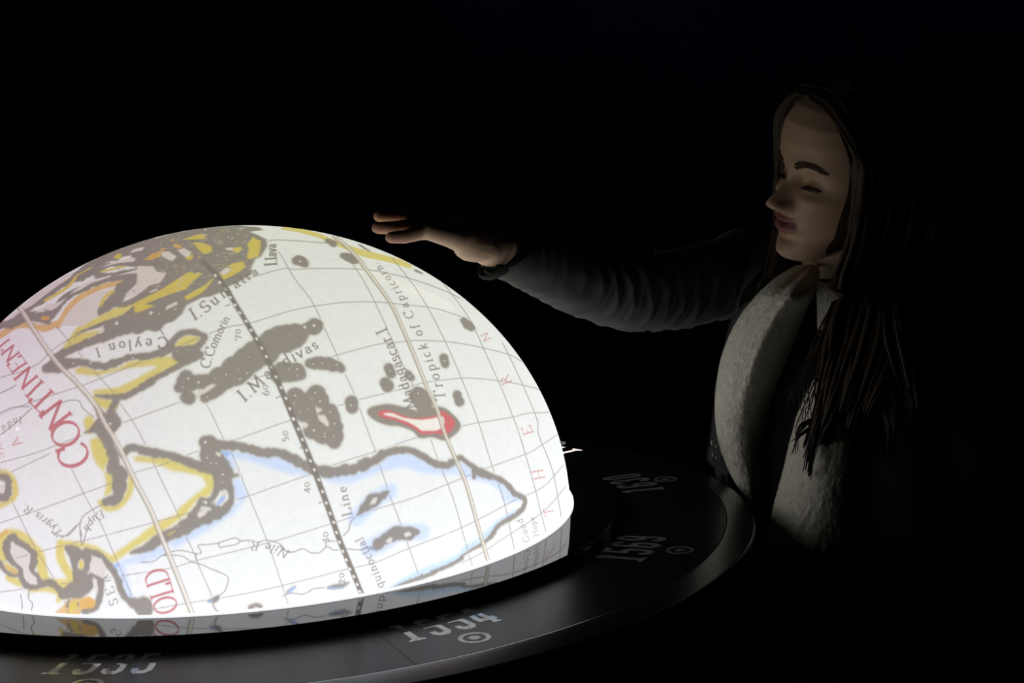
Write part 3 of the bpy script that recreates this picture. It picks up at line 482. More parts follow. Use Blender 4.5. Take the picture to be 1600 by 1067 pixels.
# paper grain of the old sheet
gr = blur(np.random.RandomState(5).rand(TS, TS).astype(np.float32), 6); gr = (gr - gr.mean()) / gr.std(); canvas *= (1 + .010 * gr)[..., None]
img = bpy.data.images.new('old_map', TS, TS, float_buffer=True); img.colorspace_settings.name = 'Linear Rec.709'
px = np.ones((TS, TS, 4), np.float32); px[..., :3] = canvas; img.pixels.foreach_set(px.ravel()); img.update(); img.pack()
del px, canvas, LT

for k_, (px_, py_, en) in enumerate(((27, 670, .16), (4, 681, .05), (278, 823, .05))):      # far ceiling bulbs seen as tiny glints in the globe
    N_ = unproj([(px_, py_)])[0]; P_ = N_ * np.array([RD, RD, RD * KD]); n_ = N_ / np.array([RD, RD, RD * KD]); n_ /= np.linalg.norm(n_); v_ = ray(px_, py_); v_ = v_ / np.linalg.norm(v_); r_ = v_ - 2 * (v_ @ n_) * n_
    L_ = bpy.data.lights.new('ceiling_bulb', 'POINT'); L_.energy = en; L_.shadow_soft_size = .008; o_ = bpy.data.objects.new('ceiling_bulb', L_); sc.collection.objects.link(o_)
    tt_ = min(2.2, (2.0 - P_[2]) / r_[2] if r_[2] > 0 else 2.2); q_ = P_ + r_ * tt_; o_.location = (q_[0], q_[1], q_[2] + ZD); print('bulb', k_, o_.location)
# ---------------------------------------------------------------- the dark room
wallm = mat('dark_wall_paint', (.04, .05, .09), .9, .1, var=.15, vscale=3)
floorm = mat('dark_carpet', (.02, .02, .024), .95, .1, var=.3, vscale=60, bump=(300, .4, .003))
def slab(name, x0, x1, y0, y1, z0, z1, m, label=None):
    V = [(x, y, z) for x in (x0, x1) for y in (y0, y1) for z in (z0, z1)]
    F = [(0, 1, 3, 2), (4, 6, 7, 5), (0, 4, 5, 1), (2, 3, 7, 6), (0, 2, 6, 4), (1, 5, 7, 3)]
    return tag(link_mesh(name, V, F, m, smooth=False), label, kind='structure')
slab('floor', -4, 5, -4, 4.5, -.1, 0, floorm); slab('ceiling', -4, 5, -4, 4.5, 3.2, 3.3, wallm)
slab('wall_back', -4, 5, 4.5, 4.6, 0, 3.2, wallm); slab('wall_front', -4, 5, -4.1, -4, 0, 3.2, wallm)
slab('wall_left', -4.1, -4, -4, 4.5, 0, 3.2, wallm); slab('wall_right', 5, 5.1, -4, 4.5, 0, 3.2, wallm)


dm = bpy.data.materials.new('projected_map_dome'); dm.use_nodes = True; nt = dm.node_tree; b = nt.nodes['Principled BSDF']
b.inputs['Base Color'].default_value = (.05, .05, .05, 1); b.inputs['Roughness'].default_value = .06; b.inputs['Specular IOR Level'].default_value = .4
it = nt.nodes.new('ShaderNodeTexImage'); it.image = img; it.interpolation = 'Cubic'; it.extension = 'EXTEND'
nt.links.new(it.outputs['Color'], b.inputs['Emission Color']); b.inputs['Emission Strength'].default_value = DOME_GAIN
def dome_mesh():
    prof = [(.4 * math.sin(t), .4 * KD * math.cos(t), t) for t in np.linspace(0.0005, PI / 2, 110)]
    V = []; UV = []; nc = 240
    for r, z, t in prof:
        for j in range(nc):
            a = 2 * PI * j / nc; V.append((r * math.cos(a), r * math.sin(a), ZD + z)); q = t / (PI / 2) * .485; UV.append((.5 + q * math.cos(a), .5 + q * math.sin(a)))
    F = grid_faces(len(prof), nc, True); return V, F, UV
root = empty('map_globe', (0, 0, ZD)); tag(root, 'large glowing half globe showing an old world map, set in the round table', 'globe')
V, F, UV = dome_mesh(); dome = link_mesh('dome', V, [f[::-1] for f in F], dm, root)
uvl = dome.data.uv_layers.new(name='UVMap'); li = np.zeros(len(dome.data.loops), np.int32); dome.data.loops.foreach_get('vertex_index', li); uvl.data.foreach_set('uv', np.array(UV, np.float32)[li].ravel())
flm = mat('frosted_base_flange', (.7, .7, .72), .35, .5, emis=(.9, .92, .95, 1.0))
V, F = lathe([(.3990, .0022), (.4040, .0020), (.4046, .0014), (.4046, .0002), (.396, .0002)], 240); fl = link_mesh('base_flange', V, [f[::-1] for f in F], flm, root)

# ---------------------------------------------------------------- the round table
HT = -.0136; RT = .590
gloss = mat('polished_black_ring', (.004, .004, .005), .035, .42); matte = mat('satin_black_top', (.010, .0105, .0125), .28, .30, bump=(900, .05, .0005)); side = mat('dark_edge', (.012, .0125, .014), .5, .4); trimm = mat('brushed_edge', (.165, .17, .185), .24, .5, metal=.95)
troot = empty('exhibit_table', (0, 0, 0)); tag(troot, 'round black exhibit table with years marked on its top, around the globe', 'table')
V, F = lathe([(.38, -.004), (.38, 0), (.4597, 0), (.4600, -.0004), (.4600, -.03), (.38, -.03)], 240); o = link_mesh('polished_ring', V, [f[::-1] for f in F], gloss, troot, smooth=False); tag(o, 'mirror-polished black ring around the foot of the globe')
NP = 5; A0 = math.radians(-66.4)
for k in range(NP):
    g = .0005; a0 = A0 + 2 * PI * k / NP; a1 = a0 + 2 * PI / NP - g / .5
    V, F = lathe([(.40, HT - .004), (.40, HT - .012), (.589, HT - .012), (.589, HT), (.4603, HT), (.40, HT)], 48, a0, a1)
    n = 49; F = [f for f in F]; c0 = [i * n for i in range(6)]; c1 = [i * n + 48 for i in range(6)]; F += [tuple(c0[::-1]), tuple(c1)]
    link_mesh('top_panel', V, F, matte, troot, smooth=False)
prof = [(.5893, HT - .012), (.5893, HT - .0004), (.5900, HT)] + [(.5900 + .0315 * t, HT - .0050 * t ** 1.15) for t in np.linspace(.05, 1, 12)] + [(.6222, HT - .0056), (.6228, HT - .0068), (.6230, HT - .014), (.6215, HT - .030), (.612, HT - .05), (.598, HT - .065), (.575, HT - .075), (.50, HT - .08)]
V, F = lathe(prof, 240); o = link_mesh('edge_trim', V, [f[::-1] for f in F], trimm, troot); tag(o, 'rounded dark edge of the table')
V, F = lathe([(.50, HT - .05), (.46, HT - .12), (.40, -.30), (.36, -.60), (.36, -1.02), (.42, -1.06), (.46, -1.10)], 120); link_mesh('pedestal', V, [f[::-1] for f in F], side, troot)

matte.node_tree.nodes['Principled BSDF'].inputs['IOR'].default_value = 1.22
# years and targets let into the table top: mirror-like inlay
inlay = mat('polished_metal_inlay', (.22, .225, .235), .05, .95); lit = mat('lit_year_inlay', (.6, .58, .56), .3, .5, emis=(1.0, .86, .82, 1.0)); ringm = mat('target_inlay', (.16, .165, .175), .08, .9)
def ribbon(pts, w_, closed=False):
    P = np.array(pts, float); n = len(P); L = []; Rr = []
    for i in range(n):
        if closed: a, b_, c = P[i - 1], P[i], P[(i + 1) % n]
        else: a, b_, c = P[max(i - 1, 0)], P[i], P[min(i + 1, n - 1)]
        d1 = norm(b_ - a) if not np.allclose(a, b_) else norm(c - b_); d2 = norm(c - b_) if not np.allclose(c, b_) else d1
        n1 = np.array([-d1[1], d1[0]]); n2 = np.array([-d2[1], d2[0]]); mm = norm(n1 + n2); s = w_ / 2 / max(.5, mm @ n1); L.append(b_ + mm * s); Rr.append(b_ - mm * s)
    Q = []
    for i in range(n if closed else n - 1):
        j = (i + 1) % n; Q.append([L[i], L[j], Rr[j], Rr[i]])
    return Q
WS = .15
def rbox(x0, x1, y0, y1, c=.1): return [(x0 + c, y0), (x1 - c, y0), (x1, y0 + c), (x1, y1 - c), (x1 - c, y1), (x0 + c, y1), (x0, y1 - c), (x0, y0 + c)]
DG = {'1': [ribbon([(.25, .0), (.25, 1)], .17), [[(.05, 0), (.165, 0), (.165, .12), (.05, .06)], [(.335, 0), (.45, 0), (.45, .06), (.335, .12)], [(.05, .82), (.165, .86), (.165, 1), (.05, .94)]]],
      '5': [ribbon([(.45, .925), (.125, .925), (.125, .56), (.34, .56), (.425, .47), (.425, .17), (.34, .075), (.18, .075), (.11, .15), (.11, .26)], WS)],
      '6': [ribbon([(.42, .76), (.42, .85), (.33, .925), (.2, .925), (.12, .83), (.12, .15), (.2, .075), (.34, .075), (.42, .16), (.42, .44), (.34, .53), (.2, .53)], WS)],
      '9': [ribbon([(.12, .24), (.12, .15), (.2, .075), (.34, .075), (.42, .16), (.42, .84), (.34, .925), (.2, .925), (.12, .84), (.12, .56), (.2, .47), (.34, .47)], WS)],
      '4': [ribbon([(.34, 0), (.34, 1), (.24, 1), (.08, .36), (.08, .24), (.27, .24)], WS), [[(.415, .16), (.5, .16), (.5, .32), (.415, .32)], [(.22, 0), (.265, 0), (.265, .07), (.22, .05)], [(.415, 0), (.46, 0), (.46, .05), (.415, .07)]]],
      '3': [ribbon([(.11, .74), (.11, .84), (.2, .925), (.33, .925), (.41, .84), (.41, .62), (.33, .53), (.24, .53)], WS), ribbon([(.405, .45), (.425, .38), (.425, .16), (.34, .075), (.2, .075), (.11, .15), (.11, .27)], WS)],
      '0': [ribbon(rbox(.12, .42, .075, .925, .09), WS, True)], '7': [ribbon([(.06, .925), (.43, .925), (.24, .0)], WS)], '2': [ribbon([(.11, .74), (.11, .84), (.2, .925), (.33, .925), (.42, .84), (.42, .62), (.12, .25), (.12, .075), (.46, .075)], WS)]}
def year(text, az, r0=.468, r1=.527, m=inlay, pitch=3.08, th=.0002):
    Vn = []; Fn = []
    h = r1 - r0; base = math.radians(az)
    def P(ci, x, y, z):
        a = base + math.radians((ci - (len(text) / 2)) * pitch + x / .52 * pitch * .82); r = r1 - y * h; return (r * math.cos(a), r * math.sin(a), ZD + HT + z)
    for ci, c in enumerate(text):
        for grp in DG[c]:
            for q in grp:
                o_ = len(Vn); n_ = len(q); ar = sum(q[k][0] * q[(k + 1) % n_][1] - q[(k + 1) % n_][0] * q[k][1] for k in range(n_))
                q = q if ar > 0 else q[::-1]
                Vn += [P(ci, x, y, th) for x, y in q] + [P(ci, x, y, -.001) for x, y in q]
                # reading order runs anticlockwise, digits' heads point to the globe
                Fn.append(tuple(o_ + k for k in range(n_))); Fn += [(o_ + k, o_ + n_ + k, o_ + n_ + (k + 1) % n_, o_ + (k + 1) % n_) for k in range(n_)]
    o = link_mesh('year_number', Vn, Fn, m, troot, smooth=False)
    # make faces point up
    bm = bmesh.new(); bm.from_mesh(o.data)
    for f in bm.faces:
        if len(f.verts) >= 4 and abs(f.normal.z) > .9 and f.normal.z < 0: f.normal_flip()
    bm.to_mesh(o.data); bm.free()
    return o
def target(az, r=.553, mt=None):
    a = math.radians(az); c = (r * math.cos(a), r * math.sin(a)); V = []; F = []; n = 40; z = ZD + HT
    for rad, zz in ((.0160, -.001), (.0160,   .0002), (.0112,   .0002), (.0112, -.001)):
        for j in range(n): t = 2 * PI * j / n; V.append((c[0] + rad * math.cos(t), c[1] + rad * math.sin(t), z + zz))
    F = grid_faces(4, n, True); F = [f[::-1] for f in F]; o_ = len(V)
    V += [(c[0] + .0058 * math.cos(2 * PI * j / n), c[1] + .0058 * math.sin(2 * PI * j / n), z +   .0002) for j in range(n)]; F.append(tuple(o_ + j for j in range(n)))
    V += [(v[0], v[1], z - .001) for v in V[o_:o_ + n]]; F += [(o_ + j, o_ + n + j, o_ + n + (j + 1) % n, o_ + (j + 1) % n) for j in range(n)]
    return link_mesh('target_mark', V, F, mt or ringm, troot, smooth=False)
YRS = [('1535', -96.6), ('1554', -58.6), ('1569', -21.6), ('1630', 15.2), ('1700', 45.2)]
for y_, a_ in YRS:
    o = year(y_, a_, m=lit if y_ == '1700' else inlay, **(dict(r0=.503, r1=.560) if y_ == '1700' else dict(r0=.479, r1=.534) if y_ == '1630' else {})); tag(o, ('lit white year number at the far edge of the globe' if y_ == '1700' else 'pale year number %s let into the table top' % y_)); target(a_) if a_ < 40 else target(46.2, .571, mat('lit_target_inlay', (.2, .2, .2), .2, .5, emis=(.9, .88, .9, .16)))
# ---------------------------------------------------------------- the visitor
def V3(*a): return np.array(a, float)
def smoothstep(a, b, x): t = np.clip((x - a) / (b - a), 0, 1); return t * t * (3 - 2 * t)
skin = mat('skin', (.55, .36, .27), .5, .4, attr='skin_colour', bump=(500, .06, .001))
skin.node_tree.nodes['Principled BSDF'].inputs['Subsurface Weight'].default_value = .12
skin.node_tree.nodes['Principled BSDF'].inputs['Subsurface Radius'].default_value = (.01, .004, .002)
YS = -.08
# head frame: x forward, y to her left, z up
HC = at(1323, 265, .20)
HC = HC + V3(0, 0, 0)
yaw, pitch, roll = math.radians(22), math.radians(2), math.radians(14)
f0 = V3(-math.cos(yaw), -math.sin(yaw), 0); l0 = V3(-f0[1] * 1.0, f0[0], 0)       # her left = z x f
l0 = np.cross(V3(0, 0, 1), f0); u0 = V3(0, 0, 1)
f1 = f0 * math.cos(pitch) + u0 * math.sin(pitch); u1 = -f0 * math.sin(pitch) + u0 * math.cos(pitch)
l2 = l0 * math.cos(roll) - u1 * math.sin(roll); u2 = l0 * math.sin(roll) + u1 * math.cos(roll)
HR = np.stack([f1, l2, u2], 1)
HS = 1.02
def h2w(P): return HC + HS * (np.asarray(P, float) @ HR.T)
def w2h(P): return (np.asarray(P, float) - HC) @ HR / HS
zk = [-.128, -.122, -.113, -.104, -.095, -.086, -.075, -.065, -.05, -.03, -.015, 0, .02, .04, .06, .08, .095, .105, .112, .116]
Fk = [.045, .060, .073, .0800, .0800, .0770, .0810, .0825, .0825, .0815, .0800, .0790, .0850, .0880, .085, .074, .058, .042, .024, .0]
Wk = [.022, .030, .038, .043, .0475, .052, .0565, .060, .0645, .069, .0715, .073, .0745, .0755, .073, .064, .052, .039, .022, .0]
Bk = [.030, .038, .045, .05, .054, .058, .062, .067, .077, .088, .094, .098, .102, .103, .099, .086, .068, .050, .028, .0]
def prof(z, K): return np.interp(z, zk, K)
ZW = ([-.128, -.103, -.064, -.052, -.037, -.0135, .0095, .05, .12], [-.128, -.103, -.0735, -.0585, -.043, -.002, .019, .05, .12])
def warp(z): return np.interp(z, ZW[0], ZW[1])
def unwarp(z): return np.interp(z, ZW[1], ZW[0])
def gauss(x, c, s): return np.exp(-((x - c) / s) ** 2)
def face_disp(y, z):
    z = warp(z)
    ay = np.abs(y)
    # nose
    N = np.interp(z, [-.062, -.0585, -.055, -.050, -.045, -.038, -.028, -.014, 0, .012, .02], [0, .005, .019, .0275, .0285, .0260, .0205, .0135, .008, .003, 0])
    wn = np.interp(z, [-.06, -.052, -.044, -.034, -.015, .01], [.014, .0145, .0130, .0098, .0080, .010])
    d = N * np.exp(-(ay / wn) ** 2.2)
    d += .0095 * np.exp(-((ay - .0135) / .0058) ** 2 - ((z + .0495) / .0068) ** 2)             # wings of the nose
    d -= .006 * np.exp(-((ay - .0065) / .0035) ** 2 - ((z + .0585) / .003) ** 2)               # nostrils
    # eyes: socket, ball, lid crease
    d -= .0125 * np.exp(-((ay - .031) / .0165) ** 2 - ((z - .002) / .0115) ** 2)
    d -= .006 * np.exp(-((ay - .016) / .007) ** 2 - ((z - .002) / .010) ** 2)
    d += .0100 * np.exp(-((ay - .0315) / .0125) ** 2 - ((z + .0015) / .0078) ** 2)
    d -= .0022 * np.exp(-((ay - .0315) / .014) ** 2 - ((z - .0085 + (ay - .0315) ** 2 * 9) / .0016) ** 2)
    d -= .0020 * np.exp(-((ay - .0315) / .014) ** 2 - ((z + .0052 - (ay - .0315) ** 2 * 9) / .0011) ** 2)
    # brow, cheek bones, hollow under them
    d += .0045 * np.exp(-((ay - .027) / .020) ** 2 - ((z - .0195) / .0075) ** 2)
    d += .0050 * np.exp(-((ay - .042) / .018) ** 2 - ((z + .030) / .014) ** 2)
    d += .0025 * np.exp(-((ay - .030) / .018) ** 2 - ((z + .052) / .020) ** 2)
    # lips
    mz = -.0735 - .0015 * np.exp(-(ay / .006) ** 2) + .001 * (ay / .02) ** 2
    lw = np.exp(-(ay / .0235) ** 4)
    d += lw * .0085 * np.exp(-((z - (mz + .0058)) / .0042) ** 2) * (1 - .16 * np.exp(-(ay / .0035) ** 2))
    d += lw * .0088 * np.exp(-((z - (mz - .0068)) / .0052) ** 2)
    d -= np.exp(-(ay / .0255) ** 4) * .0052 * np.exp(-((z - mz) / .0016) ** 2)
    d -= .002 * np.exp(-(ay / .004) ** 2 - ((z + .0635) / .004) ** 2)                            # philtrum
    d -= .0035 * np.exp(-(ay / .020) ** 2 - ((z + .0895) / .0045) ** 2)
    d += .0048 * np.exp(-(ay / .018) ** 2 - ((z + .104) / .010) ** 2)                           # chin
    return d
def head_point(z, th):          # th = 0 front, + to her left
    c, s = np.cos(th), np.sin(th); F_, W_, B_ = prof(warp(z), Fk), prof(z, Wk), prof(z, Bk)
    n = 2.25; cc = np.sign(c) * np.abs(c) ** (2 / n); ss = np.sign(s) * np.abs(s) ** (2 / n)
    x = np.where(c > 0, F_, B_) * cc; y = W_ * ss
    zz = z + np.where(z < -.055, (np.clip((.075 - x), 0, .1) * .38) * smoothstep(-.055, -.11, z), 0)   # jaw climbs to the ear
    return x, y, zz
def head_mesh():
    zs = np.concatenate([np.linspace(-.128, .10, 200), np.linspace(.1012, .1158, 22)]); nth = 260; ths = np.linspace(-PI, PI, nth, endpoint=False)
    Z, TH = np.meshgrid(zs, ths, indexing='ij'); x, y, zz = head_point(Z, TH); front = smoothstep(.02, .055, x)
    x = x + face_disp(y, Z) * front * np.where(x > 0, 1, 0)
    V = np.stack([x, y, zz], -1).reshape(-1, 3); F = grid_faces(len(zs), nth, True)
    V = np.vstack([V, [[0, 0, .1165], [.02, 0, -.10]]]); n = len(zs) * nth
    F += [(n, (len(zs) - 1) * nth + (j + 1) % nth, (len(zs) - 1) * nth + j) for j in range(nth)][::-1]; F += [(n + 1, j, (j + 1) % nth) for j in range(nth)]
    return V, F
B = Bag()
Vh, Fh = head_mesh()
NB = at(1298, 462, .265)        # base of the neck
body_parts = Bag()
body_parts.add(*tube(catmull([h2w((-.025, 0, -.02)), h2w((-.028, 0, -.09)), NB + V3(.012, .0, .03), NB + V3(.02, .01, -.03)], 14), [.055, .054, .053, .052, .051, .050, .050, .050, .051, .053, .056, .062, .07, .08], 28))
# torso frame
TC_ = at(1292, 480, .235); TC_[2] = NB[2] - .01
tf = norm(V3(-.87, -.50, 0)); tl = np.cross(V3(0, 0, 1), tf)
def tor(l, f, dz): return TC_ + tl * l + tf * f + V3(0, 0, dz)
YS = .0; SHR = at(1172, 428, .345); SHL = tor(.150, -.05, -.055)
ELR = at(985, 457, .17); WRR = at(787, 393, .05)
body_parts.add(*tube([tor(0, 0, -.02), tor(0, 0, -.10), tor(0, .0, -.25), tor(0, 0, -.40), tor(0, 0, -.52), tor(0, 0, -.62)], [.07, .12, .12, .105, .125, .12], 28, squash=.55, up=tuple(tf)))
body_parts.add(*tube([tor(-.02, 0, -.09), SHR * .6 + tor(0, 0, -.10) * .4, SHR], [.04, .035, .035], 20)); body_parts.add(*tube([tor(.02, 0, -.06), SHL], [.06, .05], 20))
body_parts.add(*tube([SHR, (SHR + ELR) / 2, ELR, at(895, 437, .12), at(815, 407, .068), WRR], [.040, .036, .030, .027, .0225, .0215], 20))
# ----- right hand over the globe
YS = .05; HJ = dict(W=at(781, 392, .0), W2=at(762, 390, -.015),
   mcp=[at(690, 361, -.085), at(683, 352, -.064), at(688, 346, -.043), at(700, 345, -.024)],
   f=[[at(690, 361, -.085), at(655, 364, -.103), at(632, 370, -.114), at(611, 371, -.123)],
      [at(683, 352, -.064), at(644, 353, -.086), at(615, 356, -.100), at(590, 356, -.110)],
      [at(688, 346, -.043), at(646, 340, -.064), at(616, 338, -.078), at(592, 338, -.088)],
      [at(700, 345, -.024), at(668, 337, -.040), at(646, 334, -.050), at(628, 333, -.058)]],
   th=[at(748, 385, -.052), at(733, 382, -.070), at(704, 371, -.088), at(672, 363, -.102)])
def cap(p, q, r1, r2, n=6):
    P = [p + (q - p) * k / (n - 1) for k in range(n)]; R = [r1 + (r2 - r1) * k / (n - 1) for k in range(n)]; d = norm(q - p)
    P = [p - d * r1 * .95, p - d * r1 * .8, p - d * r1 * .45] + P + [q + d * r2 * .45, q + d * r2 * .8, q + d * r2 * .95]; R = [r1 * .3, r1 * .6, r1 * .89] + R + [r2 * .89, r2 * .6, r2 * .3]
    return tube(P, R, 14)
def hand(bag, J, fr=(.0088, .0090, .0086, .0076)):
    bag.add(*cap(J['W'], J['W2'], .0215, .021))
    for k, (m_, fj) in enumerate(zip(J['mcp'], J['f'])):
        base = J['W2'] * (1 - .0) + (m_ - J['mcp'][1]) * .35
        bag.add(*cap(base, m_, .0165, .0118)); r = fr[k]
        bag.add(*cap(fj[0], fj[1], r * 1.12, r * 1.0)); bag.add(*cap(fj[1], fj[2], r * 1.02, r * .92)); bag.add(*cap(fj[2], fj[3], r * .94, r * .80))
    for a, b_ in zip(J['mcp'][:-1], J['mcp'][1:]):
        c = (a + b_) / 2; bag.add(*cap(c * .35 + J['W2'] * .65, c, .017, .0112))
    t = J['th']; bag.add(*cap(t[0], t[1], .0200, .0205)); bag.add(*cap(t[1], t[2], .0150, .0125)); bag.add(*cap(t[2], t[3], .0125, .0100))
    bag.add(*cap(t[0] * .6 + J['mcp'][0] * .4, t[1] * .6 + J['mcp'][0] * .4, .014, .013))
hand(body_parts, HJ); YS = -.08
# ----- left arm hangs, hand relaxed
ELL = SHL + tl * .015 + V3(0, 0, -.29) - tf * .06; WRL = ELL + tf * .05 + V3(0, 0, -.24)
body_parts.add(*tube([SHL, (SHL + ELL) / 2, ELL, (ELL + WRL) / 2, WRL], [.046, .042, .037, .033, .026], 20))
d_ = V3(0, 0, -1); a_ = tf; Wl = WRL; mc = [Wl + d_ * .09 + a_ * (.03 - .02 * k) for k in range(4)]
LJ = dict(W=Wl, W2=Wl + d_ * .015, mcp=mc, f=[[p, p + d_ * .04 * s - tl * .008, p + d_ * .065 * s - tl * .02, p + d_ * .085 * s - tl * .034] for p, s in zip(mc, (.95, 1.05, 1, .8))],
          th=[Wl + d_ * .025 + a_ * .02, Wl + d_ * .05 + a_ * .04, Wl + d_ * .078 + a_ * .05, Wl + d_ * .10 + a_ * .05])
hand(body_parts, LJ)
# legs
HIP = tor(0, 0, 0)[2] - .62
for s in (-1, 1):
    h = tor(s * .085, 0, 0); h[2] = HIP; k_ = h + tf * .01; k_[2] = .47; an = h - tf * .02; an[2] = .09
    body_parts.add(*tube([h + V3(0, 0, .08), h, (h + k_) / 2, k_, (k_ * .6 + an * .4), an, an - V3(0, 0, .05)], [.09, .09, .07, .055, .052, .036, .034], 20))
    body_parts.add(*tube([an - V3(0, 0, .045) - tf * .03, an - V3(0, 0, .055) + tf * .06, an - V3(0, 0, .06) + tf * .15], [.033, .034, .022], 14))
body_parts.add([tuple(p) for p in h2w(Vh)], Fh)
# ear
def ear(bag, s):
    E_ = []; n = 24
    for k in range(n + 1):
        t = 2 * PI * k / n; E_.append(h2w((-.008 + .014 * math.cos(t) - .004 * math.sin(t), s * (.0735 + .010 * (.5 - .5 * math.cos(t))), -.012 + .029 * math.sin(t))))
    bag.add(*tube(E_, .0042, 8)); bag.add(*tube([h2w((0, s * .070, .005)), h2w((-.004, s * .077, -.01)), h2w((0, s * .07, -.03))], [.010, .011, .009], 10))
for s in (-1, 1): ear(body_parts, s)
proot = empty('person', (TC_[0], TC_[1], 0))
tag(proot, 'long-haired person in dark fleece-lined coat, right arm reaching over the glowing globe', 'person')
tmp = link_mesh('tmp_body', body_parts.V, body_parts.F, None)
rm = tmp.modifiers.new('r', 'REMESH'); rm.mode = 'VOXEL'; rm.voxel_size = .0021; rm.use_smooth_shade = True
sm = tmp.modifiers.new('s', 'SMOOTH'); sm.factor = .5; sm.iterations = 2
dg = bpy.context.evaluated_depsgraph_get(); me = bpy.data.meshes.new_from_object(tmp.evaluated_get(dg)); bpy.data.objects.remove(tmp)
me.name = 'body'; me.materials.clear(); me.materials.append(skin)
co = np.zeros(len(me.vertices) * 3, np.float32); me.vertices.foreach_get('co', co); co = co.reshape(-1, 3).astype(float)
H = w2h(co); hx, hy, hz = H.T; hz = warp(hz); ay = np.abs(hy)
inface = (hx > .03) & (hz > -.14) & (hz < .12) & (ay < .08)
col = np.ones((len(co), 4), np.float32); col[:, :3] = (.56, .37, .245)
mz = -.0735 - .0015 * np.exp(-(ay / .006) ** 2) + .001 * (ay / .02) ** 2
lip = inface * smoothstep(.0265, .0225, ay) * smoothstep(.0135, .0105, np.abs(hz - mz + .0008) + ay * .20) * (hx > .06)
nz = np.clip(lip, 0, 1)[:, None]; col[:, :3] = col[:, :3] * (1 - nz) + np.array([.33, .13, .115]) * nz
mo = (inface * smoothstep(.0022, .0010, np.abs(hz - mz)) * smoothstep(.026, .022, ay) * (hx > .06))[:, None]; col[:, :3] = col[:, :3] * (1 - mo) + np.array([.12, .04, .035]) * mo
ck = (inface * np.exp(-((ay - .042) / .02) ** 2 - ((hz + .04) / .022) ** 2) * .35)[:, None]; col[:, :3] = col[:, :3] * (1 - ck) + np.array([.58, .33, .23]) * ck
col[np.linalg.norm(co - HJ['W'], axis=1) < .25, :3] = (.70, .47, .34)  # reaching hand painted lighter than the other skin, brightness put into its colour
tipd = np.min([np.linalg.norm(co - f_[3], axis=1) for f_ in HJ['f']], axis=0); tp = (.6 * smoothstep(.05, .008, tipd))[:, None]; col[:, :3] = col[:, :3] * (1 - tp) + np.array([.58, .26, .20]) * tp
ca = me.color_attributes.new('skin_colour', 'FLOAT_COLOR', 'POINT'); ca.data.foreach_set('color', col.ravel())
body = bpy.data.objects.new('body', me); sc.collection.objects.link(body); body.parent = proot; body.matrix_parent_inverse = proot.matrix_world.inverted()
# eyes, lashes, brows
eyem = mat('shaded_eye_white', (.40, .36, .33), .15, .5); lashm = mat('dark_brown_hair', (.035, .020, .013), .55, .4); browm = mat('brow_hair', (.12, .075, .05), .7, .2); irism = mat('dark_iris', (.05, .035, .025), .1, .6)  # eye white darkened, shading put into its colour
for s in (-1, 1):
    def fs(y, z, o=0.0):
        z = float(unwarp(z)); y = abs(y); n = 2.25; F_, W_ = prof(warp(z), Fk), prof(z, Wk); x = F_ * (1 - (y / W_) ** n) ** (1 / n); return h2w((x + float(face_disp(np.array(y), np.array(z))) + o, s * y, z))
    ys = np.linspace(.0195, .0445, 15)
    up_ = [fs(y, -.0034 + .0026 * math.sin(PI * (y - .0195) / .025) ** .8 - .0015 * (y - .0195) / .025, .0006) for y in ys]; lo_ = [fs(y, -.0044 - .0016 * math.sin(PI * (y - .0195) / .025), .0004) for y in ys]
    Ve = []; Fe = []
    for i in range(15):
        for k in range(5): t = k / 4; Ve.append(up_[i] * (1 - t) + lo_[i] * t + HR[:, 0] * .0008 * math.sin(PI * t))
    for i in range(14):
        for k in range(4): a = i * 5 + k; Fe.append((a, a + 1, a + 6, a + 5) if s > 0 else (a, a + 5, a + 6, a + 1))
    eo = link_mesh('eye', Ve, Fe, eyem, proot)
    ic = sum([up_[7] * .6 + lo_[7] * .4]) + HR[:, 0] * .0011; Vi = [ic + HR[:, 1] * .0044 * math.cos(t) + HR[:, 2] * .0018 * math.sin(t) for t in np.linspace(0, 2 * PI, 20, endpoint=False)]; Vi.append(ic + HR[:, 0] * .0007)
    io = link_mesh('iris', Vi, [(j, (j + 1) % 20, 20) for j in range(20)], irism, eo)
    lash = Bag(); lash.add(*tube([p + HR[:, 0] * .0008 for p in up_], [.0003] + [.0011] * 13 + [.0006], 6))
    for i in range(1, 15):
        for q in (0, .5):
            p = up_[i] if q == 0 or i == 14 else (up_[i] + up_[i + 1 if i < 14 else i]) / 2; lash.add(*tube([p, p + HR[:, 0] * .004 - HR[:, 2] * .0022 + HR[:, 1] * s * .001 * (i - 5) / 5, p + HR[:, 0] * .0075 - HR[:, 2] * .0018 + HR[:, 1] * s * .002 * (i - 5) / 5], [.0004, .0003, .0001], 4, cap=False))
    link_mesh('eyelashes', lash.V, lash.F, lashm, proot)
    br = Bag()
    for k in range(150):
        t = random.random(); y = .012 + .036 * t; z = .0185 + .006 * math.sin(PI * min(1, t * .85)) + .0 - .004 * max(0, t - .6) + random.uniform(-.0034, .0034) * (1 - .5 * t)
        p = fs(y, z, .0003); q = fs(min(.055, y + .008), z + .0012 * (1 - 2 * t), .0009); br.add(*tube([p, (p + q) / 2 + HR[:, 0] * .0004, q], [.00035, .00035, .0001], 4, cap=False))
    link_mesh('eyebrow', br.V, br.F, browm, proot)
